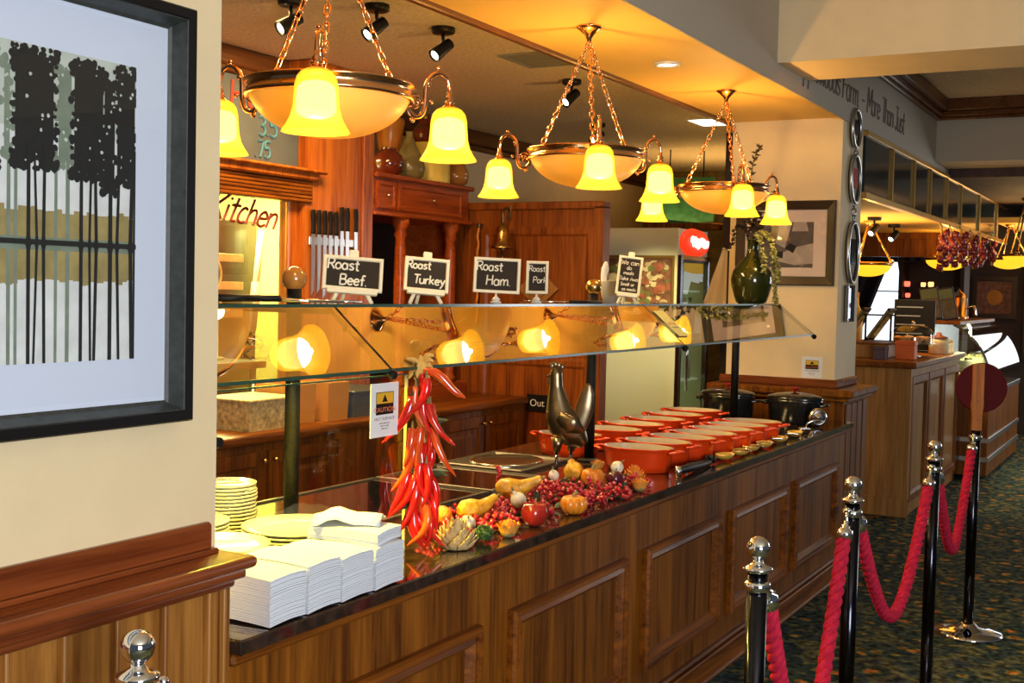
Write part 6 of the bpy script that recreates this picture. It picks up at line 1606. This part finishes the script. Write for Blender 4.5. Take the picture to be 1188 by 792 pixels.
# onion strings hanging from the mirror fascia
random.seed(17)
bm = nb(); lathe(bm, [(1e-4, -0.030), (0.018, -0.024), (0.030, -0.004), (0.026, 0.016), (0.010, 0.030), (0.004, 0.042)], I4, 16); o_ = obj('onion', bm, M['onion']); ome = o_.data; bpy.data.objects.remove(o_)
for i, (y, n, dz) in enumerate(((10.17, 10, 0.03), (10.62, 9, 0.02), (11.15, 9, 0.0), (11.75, 9, 0.0), (12.3, 8, 0.0), (12.95, 7, 0.0))):
    lab = ['string of red onions nearest the camera under the gold rail', 'second string of red onions under the gold rail', 'fullest string of red onions in the middle of the rail', 'fourth string of red onions along the gold rail', 'fifth string of red onions along the gold rail', 'farthest string of red onions with a pale tail'][i]
    t = thing('onion_string', lab, 'onion string', (-1.71, y, 2.20-dz), 0, 'red onion strings by the bar')
    bm = nb(); tube(bm, [(-0.035, 0, 0.03), (-0.02, 0, 0.0), (0, 0, -0.04-0.032*n)], 0.007, 6); obj('plait', bm, M['raffia'], t)
    for k in range(n):
        a = k*2.4
        c = bpy.data.objects.new('onion', ome); COL.objects.link(c); c.parent = t; c.location = (0.024*math.cos(a), 0.030*math.sin(a), -0.05-0.031*k); c.rotation_euler = (random.uniform(-0.6, 0.6), random.uniform(-0.6, 0.6), a)
# small pendant bowls of the bar
def pendant(label, x, y, z, r, top):
    t = thing('pendant_bowl', label, 'pendant lamp', (x, y, z), 0, 'glowing bowl pendants by the bar')
    n = 10
    bm = nb(); pr = [(r*math.sin(PI/2*i/n)+1e-4, -r*0.52*math.cos(PI/2*i/n)) for i in range(n+1)]
    lathe(bm, pr+[(q*0.96, zz+0.004) for q, zz in pr[::-1]], I4, 36, caps=False); obj('glass_bowl', bm, M['bowl_far'], t)
    bm = nb(); lathe(bm, [(r*0.99, -0.006), (r*1.05, 0.0), (r*1.05, 0.022), (r*0.98, 0.022)], I4, 36, caps=False); obj('rim_band', bm, M['brass_dull'], t)
    h = top-z
    for k in range(3):
        a = k*2*PI/3+0.3; bm = nb(); tube(bm, [(r*math.cos(a), r*math.sin(a), 0.02), (0.01*math.cos(a), 0.01*math.sin(a), h-0.02)], 0.008, 6); ball(bm, (r*math.cos(a), r*math.sin(a), 0.03), 0.022, seg=10, rings=6); obj('chain', bm, M['brass_dull'], t)
    bm = nb(); lathe(bm, [(0.05, h), (0.05, h-0.012), (0.012, h-0.04)], I4, 20); obj('canopy', bm, M['brass_dull'], t)
    l = light('pendant_lamp', 'POINT', (0, 0, 0.03), 4, WARM, None, 0.04); l.parent = t
pendant('glowing bowl pendant just right of the end wall', -2.35, 10.4, 1.865, 0.19, 2.235)
pendant('glowing bowl pendant behind the red onion strings', -1.98, 12.0, 1.96, 0.19, 2.235)
pendant('glowing bowl pendant between the onions and the rightmost pendant', -1.65, 13.8, 2.02, 0.19, 2.40)
pendant('rightmost glowing bowl pendant near the far wall', -1.40, 12.9, 2.03, 0.20, 2.60)
# spots under the bar ceiling
spotlight('small black spotlight under the bar ceiling next to the end wall', -2.25, 9.1, 1.15, 0.9, 2.235)
spotlight('small black spotlight under the bar ceiling, middle one', -2.2, 9.9, 1.15, 0.9, 2.235)
spotlight('small black spotlight under the bar ceiling, farthest one', -2.25, 10.9, 1.15, 0.9, 2.235)

# far window with curtains
w = thing('window_2', 'bright far window between dark curtains', 'window'); w['kind'] = 'structure'
bm = nb(); quad(bm, [(-3.75, 15.38, 1.05), (-2.85, 15.38, 1.05), (-2.85, 15.38, 2.05), (-3.75, 15.38, 2.05)]); obj('window_pane', bm, M['daylight'], w)
bm = nb(); box(bm, -3.8, -2.8, 15.34, 15.40, 1.0, 1.06); box(bm, -3.8, -2.8, 15.34, 15.40, 2.03, 2.09); box(bm, -3.09, -3.06, 15.34, 15.40, 1.05, 2.05); box(bm, -3.75, -2.85, 15.35, 15.39, 1.66, 1.675); box(bm, -3.75, -2.85, 15.35, 15.39, 1.36, 1.38); obj('window_frame', bm, M['far_dark'], w)
def curtain(label, pts_in, xo, fl):
    """inner edge follows pts_in (z, x) from the rail to the floor, outer edge hangs at xo"""
    bm = nb(); n = 24; G = []
    zs = [2.225-2.22*j/22 for j in range(23)]
    def xin(z):
        for (za, xa), (zb, xb) in zip(pts_in[:-1], pts_in[1:]):
            if za >= z >= zb: return xa+(xb-xa)*(za-z)/(za-zb)
        return pts_in[-1][1]
    for i in range(n+1):
        G.append([bm.verts.new((xo+(xin(z)-xo)*i/n, 15.25+0.03*math.sin(i*1.3), z)) for z in zs])
    for i in range(n):
        for j in range(22):
            f = bm.faces.new((G[i][j], G[i+1][j], G[i+1][j+1], G[i][j+1])); f.smooth = True
    o = obj('curtain', bm, M['curtain']); sm = o.modifiers.new('thick', 'SOLIDIFY'); sm.thickness = 0.01
    tag(o, label, 'curtain', 'dark curtains at the far window')
curtain('dark curtain swept to the left of the far window', [(2.3, -3.10), (1.98, -3.21), (1.26, -3.47), (0.9, -3.62), (0.0, -3.55)], -4.25, 0)
curtain('dark curtain swept to the right of the far window', [(2.3, -3.10), (1.98, -3.08), (1.5, -2.95), (1.0, -2.85), (0.0, -2.9)], -2.45, 0)
bm = nb(); cyl(bm, (-4.3, 15.25, 2.22), (-2.1, 15.25, 2.22), 0.018, 10); cyl(bm, (-4.25, 15.25, 2.22), (-4.25, 15.41, 2.22), 0.014, 8); cyl(bm, (-2.12, 15.25, 2.22), (-2.12, 15.41, 2.22), 0.014, 8); tag(obj('curtain_rail', bm, M['brass_dull']), 'brass rail above the far window curtains', 'curtain rail')
w = thing('window_3', 'tall daylit window in the far wall at the right edge', 'window'); w['kind'] = 'structure'
bm = nb(); quad(bm, [(-1.60, 15.38, 0.95), (2.4, 15.38, 0.95), (2.4, 15.38, 2.0), (-1.60, 15.38, 2.0)]); obj('window_pane', bm, M['daylight_strong'], w)
bm = nb()
for x in (-1.62, -0.9, -0.1, 0.7, 1.5, 2.38): box(bm, x-0.03, x+0.03, 15.33, 15.40, 0.9, 2.05)
for z in (0.90, 1.45, 1.98): box(bm, -1.64, 2.42, 15.34, 15.40, z, z+0.06)
obj('window_frame', bm, M['far_dark'], w)
# orange post with yellow bottle left of the window
t = thing('oil_bottle', 'tall yellow oil bottle by the end wall on the bar', 'bottle', (-2.33, 9.95, 1.1305))
bm = nb(); lathe(bm, [(0.05, 0), (0.055, 0.01), (0.055, 0.32), (0.02, 0.40), (0.018, 0.46)], I4, 24); obj('glass_body', bm, M['jar_yellow'], t)
bm = nb(); lathe(bm, [(0.021, 0.46), (0.021, 0.50), (1e-4, 0.50)], I4, 16, caps=False); obj('stopper', bm, M['card'], t)
bm = nb(); box(bm, -2.97, -2.84, 11.3, 11.42, 0, 2.235, 0.008); struct('pillar_bar', bm, M['wood_orange'])
# back-bar with blackboard and tealights
t = thing('back_bar', 'dark back bar shelves in the far shadows', 'shelf unit')
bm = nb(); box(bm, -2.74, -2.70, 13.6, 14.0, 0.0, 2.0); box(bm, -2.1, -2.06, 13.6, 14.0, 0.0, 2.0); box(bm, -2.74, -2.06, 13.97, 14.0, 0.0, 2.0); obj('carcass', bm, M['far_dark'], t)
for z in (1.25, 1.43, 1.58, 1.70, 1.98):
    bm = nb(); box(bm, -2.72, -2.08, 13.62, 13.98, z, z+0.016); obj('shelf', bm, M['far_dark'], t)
TL = [(-2.67, 1.716, 0), (-2.50, 1.716, 1), (-2.42, 1.716, 1), (-2.66, 1.596, 0), (-2.60, 1.446, 0), (-2.50, 1.596, 1), (-2.42, 1.596, 1), (-2.66, 1.266, 0), (-2.40, 1.446, 1), (-2.30, 1.596, 0), (-2.47, 1.446, 0)]
for i, (x, z, c) in enumerate(TL):
    bm = nb(); k = random.uniform(0.6, 0.95); lathe(bm, [(0.028*k, 0), (0.036*k, 0.01*k), (0.040*k, 0.05*k), (0.034*k, 0.07*k), (1e-4, 0.06*k)], I4, 18, caps=False)
    tag(obj('tealight', bm, M['tealight2'] if c else M['tealight'], None, (x, 13.72, z+0.0005)), ('amber' if c else 'red') + ' glowing tealight on the far back bar shelves', 'tealight', ('amber' if c else 'red') + ' tealights on the back bar')
t = thing('menu_blackboard', 'black price board behind the cake stand', 'blackboard', (-2.02, 10.75, 1.1505))
bm = nb(); box(bm, -0.17, 0.17, -0.015, 0.015, 0.0, 0.43, 0.004); obj('board', bm, M['black'], t)
bm = nb()
for k in range(5): box(bm, -0.15, 0.05+0.02*(k % 3), -0.017, -0.0155, 0.06+0.075*k, 0.07+0.075*k)
obj('chalk_lines', bm, M['vent'], t)
bm = nb(); box(bm, -0.18, 0.18, -0.05, 0.05, -0.02, 0.0, 0.004); obj('foot', bm, M['black'], t)
# framed picture on the far wall
t = thing('framed_print', 'small brown framed print with orange glow on the far wall', 'picture', (-1.98, 15.39, 1.62))
bm = nb(); frame_moulding(bm, 0.5, 0.5, [(0, 0), (0, 0.03), (0.05, 0.03), (0.055, 0.008)], FY); obj('frame', bm, M['brown_frame'], t)
bm = nb(); box(bm, -0.2, 0.2, -0.2, 0.2, 0.001, 0.006, 0, 0, FY); obj('print', bm, M['food_dark'], t)
bm = nb(); lathe(bm, [(0.09, 0.006), (1e-4, 0.008)], FY, 24, caps=False); obj('printed_disc', bm, M['jar_amber'], t)

# ------------------------------------------------------------------ stanchions and velvet ropes
def stanchion(label, x, y, rz, hooks, ztop=1.055):
    t = thing('stanchion', label, 'stanchion', (x, y, 0), rz, 'rope stanchions')
    bm = nb(); lathe(bm, [(0.160, 0), (0.162, 0.008), (0.150, 0.018), (0.10, 0.026), (0.05, 0.034), (0.036, 0.050), (0.028, 0.055)], I4, 56); obj('base', bm, M['chrome'], t)
    bm = nb(); cyl(bm, (0, 0, 0.05), (0, 0, ztop-0.078), 0.0235, 28); obj('pole', bm, M['pole'], t)
    z = ztop-0.078
    bm = nb(); lathe(bm, [(0.0245, z-0.004), (0.034, z+0.002), (0.034, z+0.008), (0.020, z+0.013), (0.012, z+0.020), (0.011, z+0.030)], I4, 28); obj('collar', bm, M['chrome'], t)
    bm = nb(); ball(bm, (0, 0, ztop-0.027), 0.027, seg=28, rings=18); obj('ball_finial', bm, M['chrome'], t)
    bm = nb(); lathe(bm, [(0.0245, ztop-0.125), (0.030, ztop-0.12), (0.030, ztop-0.105), (0.0245, ztop-0.10)], I4, 24); obj('hook_ring', bm, M['chrome'], t)
    for s in hooks:
        bm = nb(); tube(bm, catmull([(0, s*0.028, ztop-0.112), (0, s*0.045, ztop-0.100), (0, s*0.062, ztop-0.108), (0, s*0.068, ztop-0.128)], 5), 0.006, 8); ball(bm, (0, s*0.055, ztop-0.098), 0.010, seg=10, rings=8); obj('hook', bm, M['chrome'], t)
    return t
stanchion('black pole stanchion with chrome ball standing nearest the counter front panels', -0.815, 2.63, 0, (1,))
stanchion('black pole stanchion with ropes hooked on both sides, nearer of two such', -0.854, 3.686, 0, (-1, 1))
stanchion('black pole stanchion with ropes on both sides, beside the paddle sign post', -0.815, 4.83, 0, (-1, 1))
stanchion('chrome stanchion ball poking up before the left wall panelling', -1.404, 1.347, 0, (1,), 1.055)
t = stanchion('black pole stanchion carrying the round maroon paddle sign', -0.84, 6.06, 0, (-1, 1), 1.055)
for o in [c for c in bpy.data.objects if c.parent == t and c.name.split('.')[0] in ('ball_finial', 'collar')]: bpy.data.objects.remove(o)
t = thing('paddle_sign', 'round maroon paddle sign with orange wooden handle on a stanchion', 'sign', (-0.84, 6.06, 0.978), math.radians(22))
bm = nb(); lathe(bm, [(0.114, 0), (0.118, 0.003), (0.118, 0.009), (0.114, 0.012)], T(0.02, 0.012, 0.202) @ RX(PI/2), 56); obj('disc', bm, M['paddle_red'], t)
bm = nb(); prism(bm, [(-0.022, 0.0), (0.022, 0.0), (0.022, 0.07), (0.028, 0.12), (0.026, 0.16), (0.026, 0.315), (-0.026, 0.315), (-0.026, 0.16), (-0.028, 0.12), (-0.022, 0.07)], 0.02, T(0, 0.0, 0.0) @ FY); 
for z in (0.05, 0.14): lathe(bm, [(0.004, 0.0), (0.003, 0.003)], T(0, -0.020, z) @ RX(PI/2), 10, 1)
obj('handle', bm, [M['paddle_wood'], M['chrome']], t)
def velvet(label, y0, x0, y1, x1, zt0, zt1, zb):
    t = thing('velvet_rope', label, 'rope', (0, 0, 0), 0, 'red velvet ropes between stanchions')
    a = Vector((x0, y0+0.068, zt0)); b = Vector((x1, y1-0.068, zt1))
    bm = nb()
    L = b.y-a.y
    ctr = []
    N = 120
    for i in range(N+1):
        u = i/N; w = 2*u-1
        # steep hanging rope: U-shaped fall
        s = 0.10*abs(w)*w + 0.0
        yy = a.y + L*(0.5+0.5*(w*0.78+0.22*w**5)) 
        zz = zb + (a.z+(b.z-a.z)*u - zb)*(0.82*abs(w)**1.9+0.18*w**8)
        ctr.append(Vector((a.x+(b.x-a.x)*u, yy, zz)))
    # resample evenly by arc length
    acc = [0]
    for i in range(N): acc.append(acc[-1]+(ctr[i+1]-ctr[i]).length)
    tot = acc[-1]
    def at(sv):
        for i in range(N):
            if acc[i+1] >= sv: break
        f = (sv-acc[i])/max(1e-9, acc[i+1]-acc[i]); return ctr[i].lerp(ctr[i+1], f)
    K = 170; e = 0.055
    path = [at(e+(tot-2*e)*k/K) for k in range(K+1)]
    twist = 2*PI*tot/0.105
    for st in range(3):
        pts = []
        for k, p in enumerate(path):
            d = (path[min(K, k+1)]-path[max(0, k-1)]).normalized(); u = Vector((1, 0, 0)); v = d.cross(u).normalized()
            ph = twist*k/K + st*2*PI/3
            pts.append(p + 0.0105*(math.cos(ph)*u+math.sin(ph)*v))
        tube(bm, pts, 0.0118, 8)
    obj('rope', bm, M['velvet'], t)
    for (p, q) in ((ctr[0], at(e+0.005)), (ctr[-1], at(tot-e-0.005))):
        d = (q-p); Mq = T(*p) @ d.to_track_quat('Z', 'X').to_matrix().to_4x4(); l = d.length
        bm = nb(); lathe(bm, [(0.004, 0), (0.010, 0.006), (0.006, 0.012), (0.014, 0.018), (0.010, 0.024), (0.024, 0.032), (0.025, l), (0.018, l)], Mq, 20); obj('end_cap', bm, M['chrome'], t)
velvet('red velvet rope nearest, hanging below the frame', 2.63, -0.815, 3.686, -0.854, 0.93, 0.93, 0.36)
velvet('red velvet rope in the middle of the three', 3.686, -0.854, 4.83, -0.815, 0.93, 0.93, 0.50)
velvet('shortest red velvet rope reaching the paddle sign post', 4.83, -0.815, 6.06, -0.84, 0.93, 0.93, 0.52)
